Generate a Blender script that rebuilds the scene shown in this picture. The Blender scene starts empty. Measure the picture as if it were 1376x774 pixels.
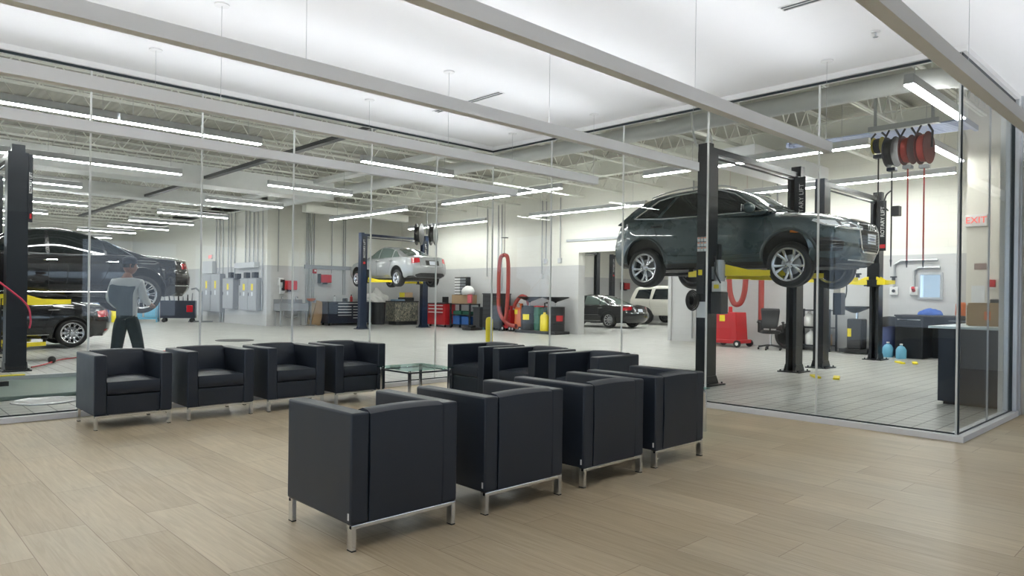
import bpy, bmesh, math, random
from mathutils import Vector, Matrix
from mathutils.bvhtree import BVHTree
PI = math.pi
R = math.radians
SC = bpy.context.scene
COL = SC.collection
random.seed(7)

# ------------------------------------------------------------------ camera
# X runs along the long glass wall, Y along the short one, Z up; metres.
YAW, ROLL, FPX, H = R(46.217), R(0.722), 941.7, 1.3
_f = Vector((math.cos(YAW), math.sin(YAW), 0))
_r = Vector((math.sin(YAW), -math.cos(YAW), 0))
_u = Vector((0, 0, 1))
cr, cu = math.cos(ROLL) * _r + math.sin(ROLL) * _u, math.cos(ROLL) * _u - math.sin(ROLL) * _r
cam_d = bpy.data.cameras.new('camera')
cam_d.sensor_width = 36
cam_d.lens = FPX / 1376 * 36
cam_d.shift_y = 11.7 / 1376
cam_d.clip_start, cam_d.clip_end = 0.05, 400
cam = bpy.data.objects.new('camera', cam_d)
COL.objects.link(cam)
M = Matrix((cr, cu, -_f)).transposed().to_4x4()
M.translation = (0, 0, H)
cam.matrix_world = M
SC.camera = cam
SC.view_settings.view_transform = 'Standard'
SC.view_settings.look = 'None'
SC.view_settings.gamma = 1
SC.view_settings.use_curve_mapping = False
SC.view_settings.exposure = 0.75
try:
    SC.cycles.use_light_tree = True
    SC.cycles.max_bounces = 8
    SC.cycles.diffuse_bounces = 5
    SC.cycles.glossy_bounces = 4
    SC.cycles.transparent_max_bounces = 16
    SC.cycles.sample_clamp_indirect = 6
    SC.cycles.caustics_reflective = False
    SC.cycles.caustics_refractive = False
    SC.cycles.use_denoising = True
except Exception:
    pass

# --------------------------------------------------------------- materials
MATS = {}
def pm(name, col, rough=0.5, metal=0.0, coat=0.0, spec=0.5, var=0.06, scale=6.0, bump=0.0, bscale=200.0, sheen=0.0):
    """principled material with a little procedural variation in tone and gloss"""
    if name in MATS: return MATS[name]
    m = bpy.data.materials.new(name); m.use_nodes = True
    nt = m.node_tree; b = nt.nodes['Principled BSDF']
    tc = nt.nodes.new('ShaderNodeTexCoord'); n = nt.nodes.new('ShaderNodeTexNoise')
    n.inputs['Scale'].default_value = scale; n.inputs['Detail'].default_value = 3
    nt.links.new(tc.outputs['Object'], n.inputs['Vector'])
    mx = nt.nodes.new('ShaderNodeMix'); mx.data_type = 'RGBA'
    c = tuple(col) + (1,)
    mx.inputs['A'].default_value = tuple(max(0, v * (1 - var)) for v in col) + (1,)
    mx.inputs['B'].default_value = tuple(min(1, v * (1 + var)) for v in col) + (1,)
    nt.links.new(n.outputs['Fac'], mx.inputs['Factor'])
    nt.links.new(mx.outputs['Result'], b.inputs['Base Color'])
    mr = nt.nodes.new('ShaderNodeMapRange')
    mr.inputs['To Min'].default_value = max(0.02, rough * 0.88); mr.inputs['To Max'].default_value = min(1, rough * 1.12)
    nt.links.new(n.outputs['Fac'], mr.inputs['Value']); nt.links.new(mr.outputs['Result'], b.inputs['Roughness'])
    b.inputs['Metallic'].default_value = metal
    b.inputs['Coat Weight'].default_value = coat
    b.inputs['Coat Roughness'].default_value = 0.03
    b.inputs['Specular IOR Level'].default_value = spec
    b.inputs['Sheen Weight'].default_value = sheen
    if bump:
        n2 = nt.nodes.new('ShaderNodeTexNoise'); n2.inputs['Scale'].default_value = bscale
        nt.links.new(tc.outputs['Object'], n2.inputs['Vector'])
        bp = nt.nodes.new('ShaderNodeBump'); bp.inputs['Strength'].default_value = bump; bp.inputs['Distance'].default_value = 0.002
        nt.links.new(n2.outputs['Fac'], bp.inputs['Height']); nt.links.new(bp.outputs['Normal'], b.inputs['Normal'])
    MATS[name] = m
    return m

def emit(name, col, s):
    if name in MATS: return MATS[name]
    m = bpy.data.materials.new(name); m.use_nodes = True
    nt = m.node_tree; nt.nodes.clear()
    e = nt.nodes.new('ShaderNodeEmission'); o = nt.nodes.new('ShaderNodeOutputMaterial')
    e.inputs['Color'].default_value = tuple(col) + (1,); e.inputs['Strength'].default_value = s
    nt.links.new(e.outputs[0], o.inputs['Surface']); MATS[name] = m
    return m

def glass_mat(name, tint, f0=0.018, rough=0.0):
    """thin clear sheet: tinted transparency under a Schlick reflection"""
    m = bpy.data.materials.new(name); m.use_nodes = True
    nt = m.node_tree; nt.nodes.clear(); N, Lk = nt.nodes.new, nt.links.new
    o = N('ShaderNodeOutputMaterial'); t = N('ShaderNodeBsdfTransparent'); g = N('ShaderNodeBsdfGlossy'); mx = N('ShaderNodeMixShader')
    lw = N('ShaderNodeLayerWeight'); lw.inputs['Blend'].default_value = 0.5
    pw = N('ShaderNodeMath'); pw.operation = 'POWER'; pw.inputs[1].default_value = 5
    mr = N('ShaderNodeMapRange'); mr.inputs['To Min'].default_value = f0; mr.inputs['To Max'].default_value = 0.6
    Lk(lw.outputs['Facing'], pw.inputs[0]); Lk(pw.outputs[0], mr.inputs['Value'])
    t.inputs['Color'].default_value = tuple(tint) + (1,); g.inputs['Roughness'].default_value = rough
    Lk(mr.outputs[0], mx.inputs[0]); Lk(t.outputs[0], mx.inputs[1]); Lk(g.outputs[0], mx.inputs[2]); Lk(mx.outputs[0], o.inputs['Surface'])
    MATS[name] = m
    return m

def nodes_mat(name):
    m = bpy.data.materials.new(name); m.use_nodes = True; MATS[name] = m
    nt = m.node_tree
    return m, nt, nt.nodes['Principled BSDF'], nt.nodes.new, nt.links.new

def wood_floor():
    m, nt, b, N, Lk = nodes_mat('oak_plank_floor')
    tc = N('ShaderNodeTexCoord'); mp = N('ShaderNodeMapping'); mp.inputs['Rotation'].default_value = (0, 0, R(-90))
    mp.inputs['Location'].default_value = (0.42, 0.085, 0)
    Lk(tc.outputs['Object'], mp.inputs['Vector'])
    br = N('ShaderNodeTexBrick'); br.offset = 0.33; br.offset_frequency = 2
    for k, v in dict(Scale=1.0, **{'Brick Width': 1.22, 'Row Height': 0.305, 'Mortar Size': 0.0022, 'Mortar Smooth': 0.1, 'Bias': 0.0}).items(): br.inputs[k].default_value = v
    br.inputs['Color1'].default_value = (0.49, 0.40, 0.265, 1); br.inputs['Color2'].default_value = (0.59, 0.50, 0.35, 1)
    br.inputs['Mortar'].default_value = (0.33, 0.24, 0.16, 1)
    Lk(mp.outputs['Vector'], br.inputs['Vector'])
    m2 = N('ShaderNodeMapping'); m2.inputs['Scale'].default_value = (22, 1.3, 1); Lk(tc.outputs['Object'], m2.inputs['Vector'])
    n = N('ShaderNodeTexNoise'); n.inputs['Scale'].default_value = 1.6; n.inputs['Detail'].default_value = 7; n.inputs['Distortion'].default_value = 1.2
    Lk(m2.outputs['Vector'], n.inputs['Vector'])
    n3 = N('ShaderNodeTexNoise'); n3.inputs['Scale'].default_value = 0.9; n3.inputs['Detail'].default_value = 2; Lk(tc.outputs['Object'], n3.inputs['Vector'])
    ra = N('ShaderNodeValToRGB'); ra.color_ramp.elements[0].position = 0.33; ra.color_ramp.elements[0].color = (0.86, 0.83, 0.80, 1)
    ra.color_ramp.elements[1].position = 0.68; ra.color_ramp.elements[1].color = (1.05, 1.05, 1.06, 1)
    Lk(n.outputs['Fac'], ra.inputs['Fac'])
    mu = N('ShaderNodeMix'); mu.data_type = 'RGBA'; mu.blend_type = 'MULTIPLY'; mu.inputs['Factor'].default_value = 1
    Lk(br.outputs['Color'], mu.inputs['A']); Lk(ra.outputs['Color'], mu.inputs['B'])
    ra2 = N('ShaderNodeValToRGB'); ra2.color_ramp.elements[0].position = 0.35; ra2.color_ramp.elements[0].color = (0.93, 0.94, 0.95, 1)
    ra2.color_ramp.elements[1].position = 0.65; ra2.color_ramp.elements[1].color = (1.04, 1.02, 1.0, 1)
    Lk(n3.outputs['Fac'], ra2.inputs['Fac'])
    mu2 = N('ShaderNodeMix'); mu2.data_type = 'RGBA'; mu2.blend_type = 'MULTIPLY'; mu2.inputs['Factor'].default_value = 1
    Lk(mu.outputs['Result'], mu2.inputs['A']); Lk(ra2.outputs['Color'], mu2.inputs['B'])
    Lk(mu2.outputs['Result'], b.inputs['Base Color'])
    b.inputs['Roughness'].default_value = 0.42; b.inputs['Specular IOR Level'].default_value = 0.4
    bp = N('ShaderNodeBump'); bp.inputs['Strength'].default_value = 0.15; bp.inputs['Distance'].default_value = 0.002
    Lk(n.outputs['Fac'], bp.inputs['Height']); Lk(bp.outputs['Normal'], b.inputs['Normal'])
    return m

def grid_mat(name, c1, c2, mort, w, h, ms, rough, rot=0, offset=0.0, nscale=1.2, spec=0.4, loc=(0, 0, 0)):
    m, nt, b, N, Lk = nodes_mat(name)
    tc = N('ShaderNodeTexCoord'); mp = N('ShaderNodeMapping'); mp.inputs['Rotation'].default_value = rot if isinstance(rot, tuple) else (0, 0, rot)
    mp.inputs['Location'].default_value = loc
    Lk(tc.outputs['Object'], mp.inputs['Vector'])
    br = N('ShaderNodeTexBrick'); br.offset = offset
    for k, v in dict(Scale=1.0, **{'Brick Width': w, 'Row Height': h, 'Mortar Size': ms, 'Mortar Smooth': 0.1}).items(): br.inputs[k].default_value = v
    br.inputs['Color1'].default_value = c1 + (1,); br.inputs['Color2'].default_value = c2 + (1,); br.inputs['Mortar'].default_value = mort + (1,)
    Lk(mp.outputs['Vector'], br.inputs['Vector'])
    n = N('ShaderNodeTexNoise'); n.inputs['Scale'].default_value = nscale; n.inputs['Detail'].default_value = 5; Lk(tc.outputs['Object'], n.inputs['Vector'])
    ra = N('ShaderNodeValToRGB'); ra.color_ramp.elements[0].position = 0.3; ra.color_ramp.elements[0].color = (0.88, 0.88, 0.88, 1)
    ra.color_ramp.elements[1].position = 0.7; ra.color_ramp.elements[1].color = (1.03, 1.03, 1.03, 1)
    Lk(n.outputs['Fac'], ra.inputs['Fac'])
    mu = N('ShaderNodeMix'); mu.data_type = 'RGBA'; mu.blend_type = 'MULTIPLY'; mu.inputs['Factor'].default_value = 1
    Lk(br.outputs['Color'], mu.inputs['A']); Lk(ra.outputs['Color'], mu.inputs['B']); Lk(mu.outputs['Result'], b.inputs['Base Color'])
    b.inputs['Roughness'].default_value = rough; b.inputs['Specular IOR Level'].default_value = spec
    bp = N('ShaderNodeBump'); bp.inputs['Strength'].default_value = 0.3; bp.inputs['Distance'].default_value = 0.003; bp.invert = True
    Lk(br.outputs['Fac'], bp.inputs['Height']); Lk(bp.outputs['Normal'], b.inputs['Normal'])
    return m

def block_wall(name, axis):
    """painted block wall: cream above 2.44 m, grey below, faint block joints"""
    m, nt, b, N, Lk = nodes_mat(name)
    tc = N('ShaderNodeTexCoord'); sp = N('ShaderNodeSeparateXYZ'); Lk(tc.outputs['Object'], sp.inputs[0])
    cb = N('ShaderNodeCombineXYZ'); Lk(sp.outputs['Y' if axis == 'x' else 'X'], cb.inputs[0]); Lk(sp.outputs['Z'], cb.inputs[1])
    br = N('ShaderNodeTexBrick'); br.offset = 0.5
    for k, v in dict(Scale=1.0, **{'Brick Width': 0.4, 'Row Height': 0.2, 'Mortar Size': 0.004, 'Mortar Smooth': 0.3}).items(): br.inputs[k].default_value = v
    br.inputs['Color1'].default_value = (1, 1, 1, 1); br.inputs['Color2'].default_value = (0.985, 0.985, 0.985, 1); br.inputs['Mortar'].default_value = (0.90, 0.90, 0.90, 1)
    Lk(cb.outputs[0], br.inputs['Vector'])
    gt = N('ShaderNodeMath'); gt.operation = 'GREATER_THAN'; gt.inputs[1].default_value = 2.44; Lk(sp.outputs['Z'], gt.inputs[0])
    mx = N('ShaderNodeMix'); mx.data_type = 'RGBA'; Lk(gt.outputs[0], mx.inputs['Factor'])
    mx.inputs['A'].default_value = (0.52, 0.52, 0.52, 1); mx.inputs['B'].default_value = (0.74, 0.73, 0.67, 1)
    mu = N('ShaderNodeMix'); mu.data_type = 'RGBA'; mu.blend_type = 'MULTIPLY'; mu.inputs['Factor'].default_value = 1
    Lk(mx.outputs['Result'], mu.inputs['A']); Lk(br.outputs['Color'], mu.inputs['B']); Lk(mu.outputs['Result'], b.inputs['Base Color'])
    b.inputs['Roughness'].default_value = 0.5
    return m

M_white = pm('white_paint', (0.80, 0.80, 0.79), 0.6, var=0.02)
M_ceil = pm('ceiling_paint', (0.86, 0.86, 0.86), 0.8, var=0.01)
M_cream = pm('cream_paint', (0.70, 0.67, 0.60), 0.6, var=0.02)
M_alu = pm('satin_aluminium', (0.62, 0.64, 0.67), 0.35, 0.6)
M_pend = pm('pendant_white_enamel', (0.90, 0.92, 0.95), 0.4, 0.0, var=0.02)
M_trimw = pm('white_curb_paint', (0.78, 0.78, 0.80), 0.4, var=0.02)
M_gask = pm('dark_gasket', (0.015, 0.025, 0.03), 0.4)
M_silic = pm('clear_silicone_joint', (0.72, 0.74, 0.72), 0.35)
M_leather = pm('black_leather', (0.014, 0.020, 0.031), 0.42, spec=0.5, bump=0.25, bscale=450, var=0.1)
M_chrome = pm('chrome', (0.75, 0.77, 0.80), 0.16, 1.0, var=0.02)
M_rubber = pm('black_rubber', (0.016, 0.016, 0.017), 0.65)
M_blackp = pm('black_plastic', (0.011, 0.011, 0.012), 0.45)
M_blackm = pm('black_enamel', (0.010, 0.012, 0.016), 0.3, spec=0.45)
M_yel = pm('yellow_enamel', (0.86, 0.70, 0.02), 0.4)
M_pull = pm('brushed_drawer_pull', (0.62, 0.63, 0.64), 0.5, 0.2)
M_red = pm('red_enamel', (0.50, 0.015, 0.02), 0.35)
M_redh = pm('red_brown_hose', (0.34, 0.05, 0.04), 0.5)
M_orange = pm('orange_enamel', (0.75, 0.17, 0.04), 0.45)
M_green = pm('green_enamel', (0.02, 0.12, 0.07), 0.45)
M_blue = pm('blue_plastic', (0.03, 0.13, 0.42), 0.45)
M_ltblue = pm('light_blue_plastic', (0.15, 0.42, 0.60), 0.4)
M_navy = pm('navy_enamel', (0.008, 0.014, 0.03), 0.35)
M_steel = pm('galvanised_steel', (0.42, 0.43, 0.44), 0.4, 0.7)
M_greym = pm('grey_enamel', (0.27, 0.28, 0.30), 0.45)
M_ltgrey = pm('light_grey_enamel', (0.55, 0.56, 0.58), 0.45)
M_dgrey = pm('dark_grey_plastic', (0.032, 0.032, 0.035), 0.5)
M_card = pm('cardboard', (0.42, 0.28, 0.16), 0.8)
M_whitep = pm('white_plastic', (0.75, 0.75, 0.74), 0.4)
M_paper = pm('printed_paper', (0.7, 0.72, 0.74), 0.6)
M_cloth = pm('white_cloth', (0.86, 0.85, 0.82), 0.9)
M_bcloth = pm('blue_cloth', (0.20, 0.32, 0.45), 0.9)
M_skin = pm('brown_skin', (0.24, 0.11, 0.065), 0.55)
M_hair = pm('dark_hair', (0.012, 0.01, 0.009), 0.7)
M_jack = pm('grey_jacket_cloth', (0.48, 0.49, 0.49), 0.85, bump=0.2)
M_vest = pm('charcoal_jacket_cloth', (0.055, 0.075, 0.085), 0.85, bump=0.2)
M_trou = pm('charcoal_trouser_cloth', (0.045, 0.06, 0.068), 0.85, bump=0.2)
M_cap = pm('dark_cap_cloth', (0.05, 0.055, 0.07), 0.8)
M_joist = pm('white_steel_paint', (0.80, 0.80, 0.74), 0.5)
M_duct = pm('white_duct_paint', (0.70, 0.71, 0.71), 0.35)
M_rim = pm('alloy_silver', (0.66, 0.67, 0.70), 0.25, 0.85)
M_carglass = pm('dark_car_glass', (0.012, 0.016, 0.018), 0.04, spec=0.7, var=0.0)
M_carglass2 = pm('green_car_glass', (0.10, 0.13, 0.12), 0.05, spec=0.7, var=0.0)
M_tail = pm('red_lens', (0.50, 0.01, 0.02), 0.12, coat=1.0)
M_clearl = pm('clear_lens', (0.80, 0.84, 0.90), 0.1, 0.25, coat=1.0)
M_amber = pm('amber_lens', (0.8, 0.22, 0.03), 0.2)
M_plate = pm('number_plate_white', (0.62, 0.66, 0.74), 0.4)
M_led = emit('led_diffuser', (1.0, 1.0, 0.97), 44)
M_roof_fill = emit('roof_fill_glow', (1.0, 0.985, 0.95), 5)  # weak upward glow added to brighten the workshop roof
M_up = emit('pendant_uplight', (0.94, 0.98, 1.05), 12.5)
M_sign = emit('red_sign_letters', (1.0, 0.12, 0.10), 1.2)
M_glass = glass_mat('partition_glass', (0.965, 0.985, 0.98))
M_tglass = glass_mat('green_table_glass', (0.72, 0.90, 0.85))
M_wglass = glass_mat('window_glass', (0.9, 0.95, 0.97))
M_plank = wood_floor()
M_tile = grid_mat('quarry_tile', (0.47, 0.475, 0.455), (0.51, 0.51, 0.485), (0.10, 0.10, 0.10), 0.215, 0.215, 0.007, 0.33, loc=(0.008, 0.0, 0))
M_wallx = block_wall('painted_block_x', 'x')
M_wally = block_wall('painted_block_y', 'y')

def deck_mat():
    m, nt, b, N, Lk = nodes_mat('ribbed_roof_deck')
    tc = N('ShaderNodeTexCoord'); w = N('ShaderNodeTexWave'); w.bands_direction = 'X'; w.inputs['Scale'].default_value = 2.1
    Lk(tc.outputs['Object'], w.inputs['Vector'])
    bp = N('ShaderNodeBump'); bp.inputs['Strength'].default_value = 1.0; bp.inputs['Distance'].default_value = 0.012
    Lk(w.outputs['Fac'], bp.inputs['Height']); Lk(bp.outputs['Normal'], b.inputs['Normal'])
    b.inputs['Base Color'].default_value = (0.40, 0.39, 0.34, 1); b.inputs['Roughness'].default_value = 0.5
    return m
M_deck = deck_mat()

def camo_mat():
    m, nt, b, N, Lk = nodes_mat('mottled_brown_panel')
    tc = N('ShaderNodeTexCoord'); mp = N('ShaderNodeMapping'); mp.inputs['Scale'].default_value = (6, 6, 3); Lk(tc.outputs['Object'], mp.inputs['Vector'])
    n = N('ShaderNodeTexNoise'); n.inputs['Scale'].default_value = 3; n.inputs['Detail'].default_value = 5; n.inputs['Distortion'].default_value = 2; Lk(mp.outputs[0], n.inputs['Vector'])
    r = N('ShaderNodeValToRGB'); r.color_ramp.elements[0].color = (0.03, 0.03, 0.03, 1); r.color_ramp.elements[0].position = 0.42
    r.color_ramp.elements[1].color = (0.36, 0.30, 0.22, 1); r.color_ramp.elements[1].position = 0.62
    e = r.color_ramp.elements.new(0.5); e.color = (0.12, 0.13, 0.10, 1)
    Lk(n.outputs['Fac'], r.inputs['Fac']); Lk(r.outputs['Color'], b.inputs['Base Color']); b.inputs['Roughness'].default_value = 0.5
    return m
M_camo = camo_mat()

# ---------------------------------------------------------- mesh utilities
def nb(): return bmesh.new()
def box(bm, x0, x1, y0, y1, z0, z1, mi=0, T=None):
    vs = [bm.verts.new((x, y, z)) for x in (x0, x1) for y in (y0, y1) for z in (z0, z1)]
    if T is not None:
        for v in vs: v.co = T @ v.co
    for q in ((0, 1, 3, 2), (4, 6, 7, 5), (0, 4, 5, 1), (2, 3, 7, 6), (0, 2, 6, 4), (1, 5, 7, 3)):
        f = bm.faces.new([vs[i] for i in q]); f.material_index = mi
    return bm
def prism(bm, poly, ax, a0, a1, mi=0, T=None):
    """poly of 2D points extruded along axis ax ('x','y','z') from a0 to a1"""
    def P(p, a): return {'x': (a, p[0], p[1]), 'y': (p[0], a, p[1]), 'z': (p[0], p[1], a)}[ax]
    A = [bm.verts.new(P(p, a0)) for p in poly]; B_ = [bm.verts.new(P(p, a1)) for p in poly]
    if T is not None:
        for v in A + B_: v.co = T @ v.co
    n = len(poly); fs = [bm.faces.new(A), bm.faces.new(B_[::-1])]
    for i in range(n): fs.append(bm.faces.new((A[i], B_[i], B_[(i + 1) % n], A[(i + 1) % n])))
    for f in fs: f.material_index = mi
    return bm
def rrect(x0, x1, y0, y1, r, n=4):
    out = []
    for cx, cy, a0 in ((x1 - r, y1 - r, 0), (x0 + r, y1 - r, 90), (x0 + r, y0 + r, 180), (x1 - r, y0 + r, 270)):
        for k in range(n + 1):
            a = R(a0 + 90 * k / n); out.append((cx + r * math.cos(a), cy + r * math.sin(a)))
    return out
def frame_at(p, d):
    d = Vector(d).normalized(); a = Vector((0, 0, 1)) if abs(d.z) < 0.9 else Vector((1, 0, 0))
    u = d.cross(a).normalized(); v = d.cross(u).normalized()
    return u, v
def cyl(bm, p0, p1, r0, r1=None, seg=16, mi=0):
    r1 = r0 if r1 is None else r1; p0, p1 = Vector(p0), Vector(p1); u, v = frame_at(p0, p1 - p0)
    A, B_ = [], []
    for k in range(seg):
        a = 2 * PI * k / seg; w = u * math.cos(a) + v * math.sin(a)
        A.append(bm.verts.new(p0 + w * r0)); B_.append(bm.verts.new(p1 + w * r1))
    fs = [bm.faces.new(A[::-1]), bm.faces.new(B_)]
    for k in range(seg): fs.append(bm.faces.new((A[k], A[(k + 1) % seg], B_[(k + 1) % seg], B_[k])))
    for f in fs: f.material_index = mi
    return bm
def tube(bm, pts, r, seg=8, mi=0, closed=False, sm=0):
    pts = [Vector(p) for p in pts]
    if sm: pts = catmull(pts, sm, closed)
    n = len(pts); rings = []; pu = None
    for i, p in enumerate(pts):
        a = pts[(i - 1) % n] if (i or closed) else p; b = pts[(i + 1) % n] if (i < n - 1 or closed) else p
        d = (b - a).normalized() if (b - a).length > 1e-9 else Vector((0, 0, 1))
        if pu is None: u, v = frame_at(p, d)
        else:
            u = (pu - d * pu.dot(d)); u = u.normalized() if u.length > 1e-6 else frame_at(p, d)[0]; v = d.cross(u)
        pu = u; rr = r(i / max(1, n - 1)) if callable(r) else r
        rings.append([bm.verts.new(p + (u * math.cos(2 * PI * k / seg) + v * math.sin(2 * PI * k / seg)) * rr) for k in range(seg)])
    for i in range(n if closed else n - 1):
        A, B_ = rings[i], rings[(i + 1) % n]
        for k in range(seg):
            f = bm.faces.new((A[k], A[(k + 1) % seg], B_[(k + 1) % seg], B_[k])); f.material_index = mi
    if not closed:
        for q in (rings[0][::-1], rings[-1]):
            f = bm.faces.new(q); f.material_index = mi
    return bm
def catmull(P, k=6, closed=False):
    out = []; n = len(P)
    for i in range(n if closed else n - 1):
        g = (lambda j: P[j % n]) if closed else (lambda j: P[min(max(j, 0), n - 1)])
        p0, p1, p2, p3 = g(i - 1), g(i), g(i + 1), g(i + 2)
        for s in range(k):
            t = s / k
            out.append(0.5 * ((2 * p1) + (p2 - p0) * t + (2 * p0 - 5 * p1 + 4 * p2 - p3) * t * t + (3 * p1 - p0 - 3 * p2 + p3) * t ** 3))
    if not closed: out.append(P[-1])
    return out
def lathe(bm, prof, T=None, seg=24, mi=0, cap=True):
    """profile [(r, z)] around z"""
    rings = []
    for r, z in prof:
        ring = []
        for k in range(seg):
            a = 2 * PI * k / seg; p = Vector((r * math.cos(a), r * math.sin(a), z))
            ring.append(bm.verts.new(T @ p if T is not None else p))
        rings.append(ring)
    for A, B_ in zip(rings, rings[1:]):
        for k in range(seg):
            f = bm.faces.new((A[k], A[(k + 1) % seg], B_[(k + 1) % seg], B_[k])); f.material_index = mi
    for q, r in ((rings[0][::-1], prof[0][0]), (rings[-1], prof[-1][0])):
        if cap and r > 1e-5: f = bm.faces.new(q); f.material_index = mi
    return bm
def obj(name, bm, mat, parent=None, loc=None, bevel=0, smooth=True, rot=None, ang=35, kind=None):
    bmesh.ops.remove_doubles(bm, verts=bm.verts, dist=1e-6)
    bmesh.ops.recalc_face_normals(bm, faces=bm.faces)
    me = bpy.data.meshes.new(name); bm.to_mesh(me); bm.free()
    for m in (mat if isinstance(mat, (list, tuple)) else [mat]): me.materials.append(m)
    if smooth:
        for p in me.polygons: p.use_smooth = True
        try: me.set_sharp_from_angle(angle=R(ang))
        except Exception: pass
    o = bpy.data.objects.new(name, me); COL.objects.link(o)
    if parent: o.parent = parent
    if loc: o.location = loc
    if rot: o.rotation_euler = rot
    if bevel:
        b = o.modifiers.new('edge', 'BEVEL'); b.width = bevel; b.segments = 3; b.limit_method = 'ANGLE'; b.angle_limit = R(40)
        b.harden_normals = False
    if kind: o['kind'] = kind
    return o
def thing(name, label, cat, loc=(0, 0, 0), rz=0, group=None, rot=None):
    o = bpy.data.objects.new(name, None); COL.objects.link(o)
    o.empty_display_size = 0.1
    o.location = loc; o.rotation_euler = rot or (0, 0, rz)
    o['label'] = label; o['category'] = cat
    if group: o['group'] = group
    return o
def tag(o, label, cat, group=None, kind=None):
    o['label'] = label; o['category'] = cat
    if group: o['group'] = group
    if kind: o['kind'] = kind
    return o
KID = {}
def dup(root, loc, rz=None, label=None, group=None, cat=None, rot=None):
    KID.clear()
    for x in bpy.data.objects:
        if x.parent: KID.setdefault(x.parent.name, []).append(x)
    def cp(o, parent):
        c = o.copy(); COL.objects.link(c)
        if parent: c.parent = parent
        for ch in list(KID.get(o.name, ())): cp(ch, c)
        return c
    r = cp(root, None); r.location = loc
    if rz is not None: r.rotation_euler = (0, 0, rz)
    if rot is not None: r.rotation_euler = rot
    if label: r['label'] = label
    if group: r['group'] = group
    return r
def struct(name, bm, mat, **k):
    return obj(name, bm, mat, kind='structure', **k)
def text_mesh(name, s, size, mat, parent, mtx, extrude=0.001, align='CENTER'):
    cu_ = bpy.data.curves.new(name, 'FONT'); cu_.body = s; cu_.size = size; cu_.extrude = extrude; cu_.align_x = align; cu_.align_y = 'CENTER'
    t = bpy.data.objects.new('tmp_text', cu_); COL.objects.link(t)
    bpy.context.view_layer.update()
    me = bpy.data.meshes.new_from_object(t.evaluated_get(bpy.context.evaluated_depsgraph_get()))
    bpy.data.objects.remove(t); me.name = name
    me.materials.clear(); me.materials.append(mat)
    me.transform(mtx)
    o = bpy.data.objects.new(name, me); COL.objects.link(o)
    if parent: o.parent = parent
    return o
def itp(pts):
    pts = sorted(pts); xs = [p[0] for p in pts]; ys = [p[1] for p in pts]; n = len(xs)
    d = [(ys[i + 1] - ys[i]) / (xs[i + 1] - xs[i]) for i in range(n - 1)]
    m = [d[0]] + [0 if d[i - 1] * d[i] <= 0 else 2 * d[i - 1] * d[i] / (d[i - 1] + d[i]) for i in range(1, n - 1)] + [d[-1]]
    def f(x):
        if x <= xs[0]: return ys[0]
        if x >= xs[-1]: return ys[-1]
        i = max(j for j in range(n - 1) if xs[j] <= x); h = xs[i + 1] - xs[i]; t = (x - xs[i]) / h
        return ((2 * t ** 3 - 3 * t * t + 1) * ys[i] + (t ** 3 - 2 * t * t + t) * h * m[i] + (-2 * t ** 3 + 3 * t * t) * ys[i + 1] + (t ** 3 - t * t) * h * m[i + 1])
    return f
# ================================================================ the place
XB, YA, YC = 7.58, 8.39, 1.85          # planes of the glass partitions
ZC, ZH, ZD = 3.70, 3.635, 5.35         # showroom ceiling, glass head, workshop roof deck
XE, YN = 18.75, 27.0                   # workshop's end walls

def poly_slab(bm, pts, z0, z1): return prism(bm, pts, 'z', z0, z1)
# showroom floor (L-shaped around the workshop's corner) and workshop floor
o = struct('floor', poly_slab(nb(), [(-9, -9), (16, -9), (16, YC - .06), (XB - .03, YC - .06), (XB - .03, YA - .03), (-9, YA - .03)], -0.2, 0.0), M_plank, smooth=False)
struct('floor', poly_slab(nb(), [(-9, YA - .03), (XB - .03, YA - .03), (XB - .03, YC - .06), (40, YC - .06), (40, 52), (-9, 52)], -0.2, 0.0), M_tile, smooth=False)
struct('ceiling', poly_slab(nb(), [(-9, -9), (16, -9), (16, YC + .1), (XB + .12, YC + .1), (XB + .12, YA + .12), (-9, YA + .12)], ZC, ZC + .2), M_ceil, smooth=False)
struct('ceiling', box(nb(), -9, 40, YC, 52, ZD, ZD + .2), M_deck, smooth=False)
# bulkhead above the partitions closing the workshop's roof space
bm = nb(); box(bm, -9, XB + .12, YA + .12, YA + .2, ZH + .07, ZD); box(bm, XB + .12, XB + .2, YC + .1, YA + .2, ZH + .07, ZD); box(bm, XB + .2, 16, YC - .02, YC + .1, ZC, ZD)
struct('wall_bulkhead', bm, M_white, smooth=False)

# ---- glass partitions: panes, silicone joints, head and sill trims
xa = [-9, -6.1, -3.82, -2.68, -1.54, -0.4, .744, 1.884, 3.022, 4.161, 5.311, 6.452, XB]
yb = [YA, 7.093, 5.775, 4.502, 3.167, YC]
xc = [XB, 8.69, 9.74]
n = 1
def pane(bm):
    global n
    struct('window_%d' % n, bm, M_glass, smooth=False); n += 1
for a, b in zip(xa, xa[1:]): pane(box(nb(), a + .004, b - .004, YA - .006, YA + .006, .06, ZH))
for a, b in zip(yb, yb[1:]): pane(box(nb(), XB - .006, XB + .006, b + .004, a - .004, .06, ZH))
for a, b in zip(xc, xc[1:]): pane(box(nb(), a + .004, b - .004, YC - .006, YC + .006, .06, ZH))
t = 1
def trim(bm, m, **k):
    global t
    struct('trim_%d' % t, bm, m, **k); t += 1
for x in xa[1:-1]: trim(box(nb(), x - .009, x + .009, YA - .009, YA + .009, .06, ZH), M_silic, smooth=False)
for y in yb[1:-1]: trim(box(nb(), XB - .009, XB + .009, y - .009, y + .009, .06, ZH), M_silic, smooth=False)
trim(box(nb(), XB - .007, XB + .013, YA - .013, YA + .007, .06, ZH), M_silic, smooth=False)
trim(box(nb(), 8.69 - .006, 8.69 + .006, YC - .008, YC + .008, .06, ZH), M_steel, smooth=False)
bm = nb(); box(bm, XB - .016, XB - .002, YC - .002, YC + .014, .06, ZH); trim(bm, M_silic, smooth=False)
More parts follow.
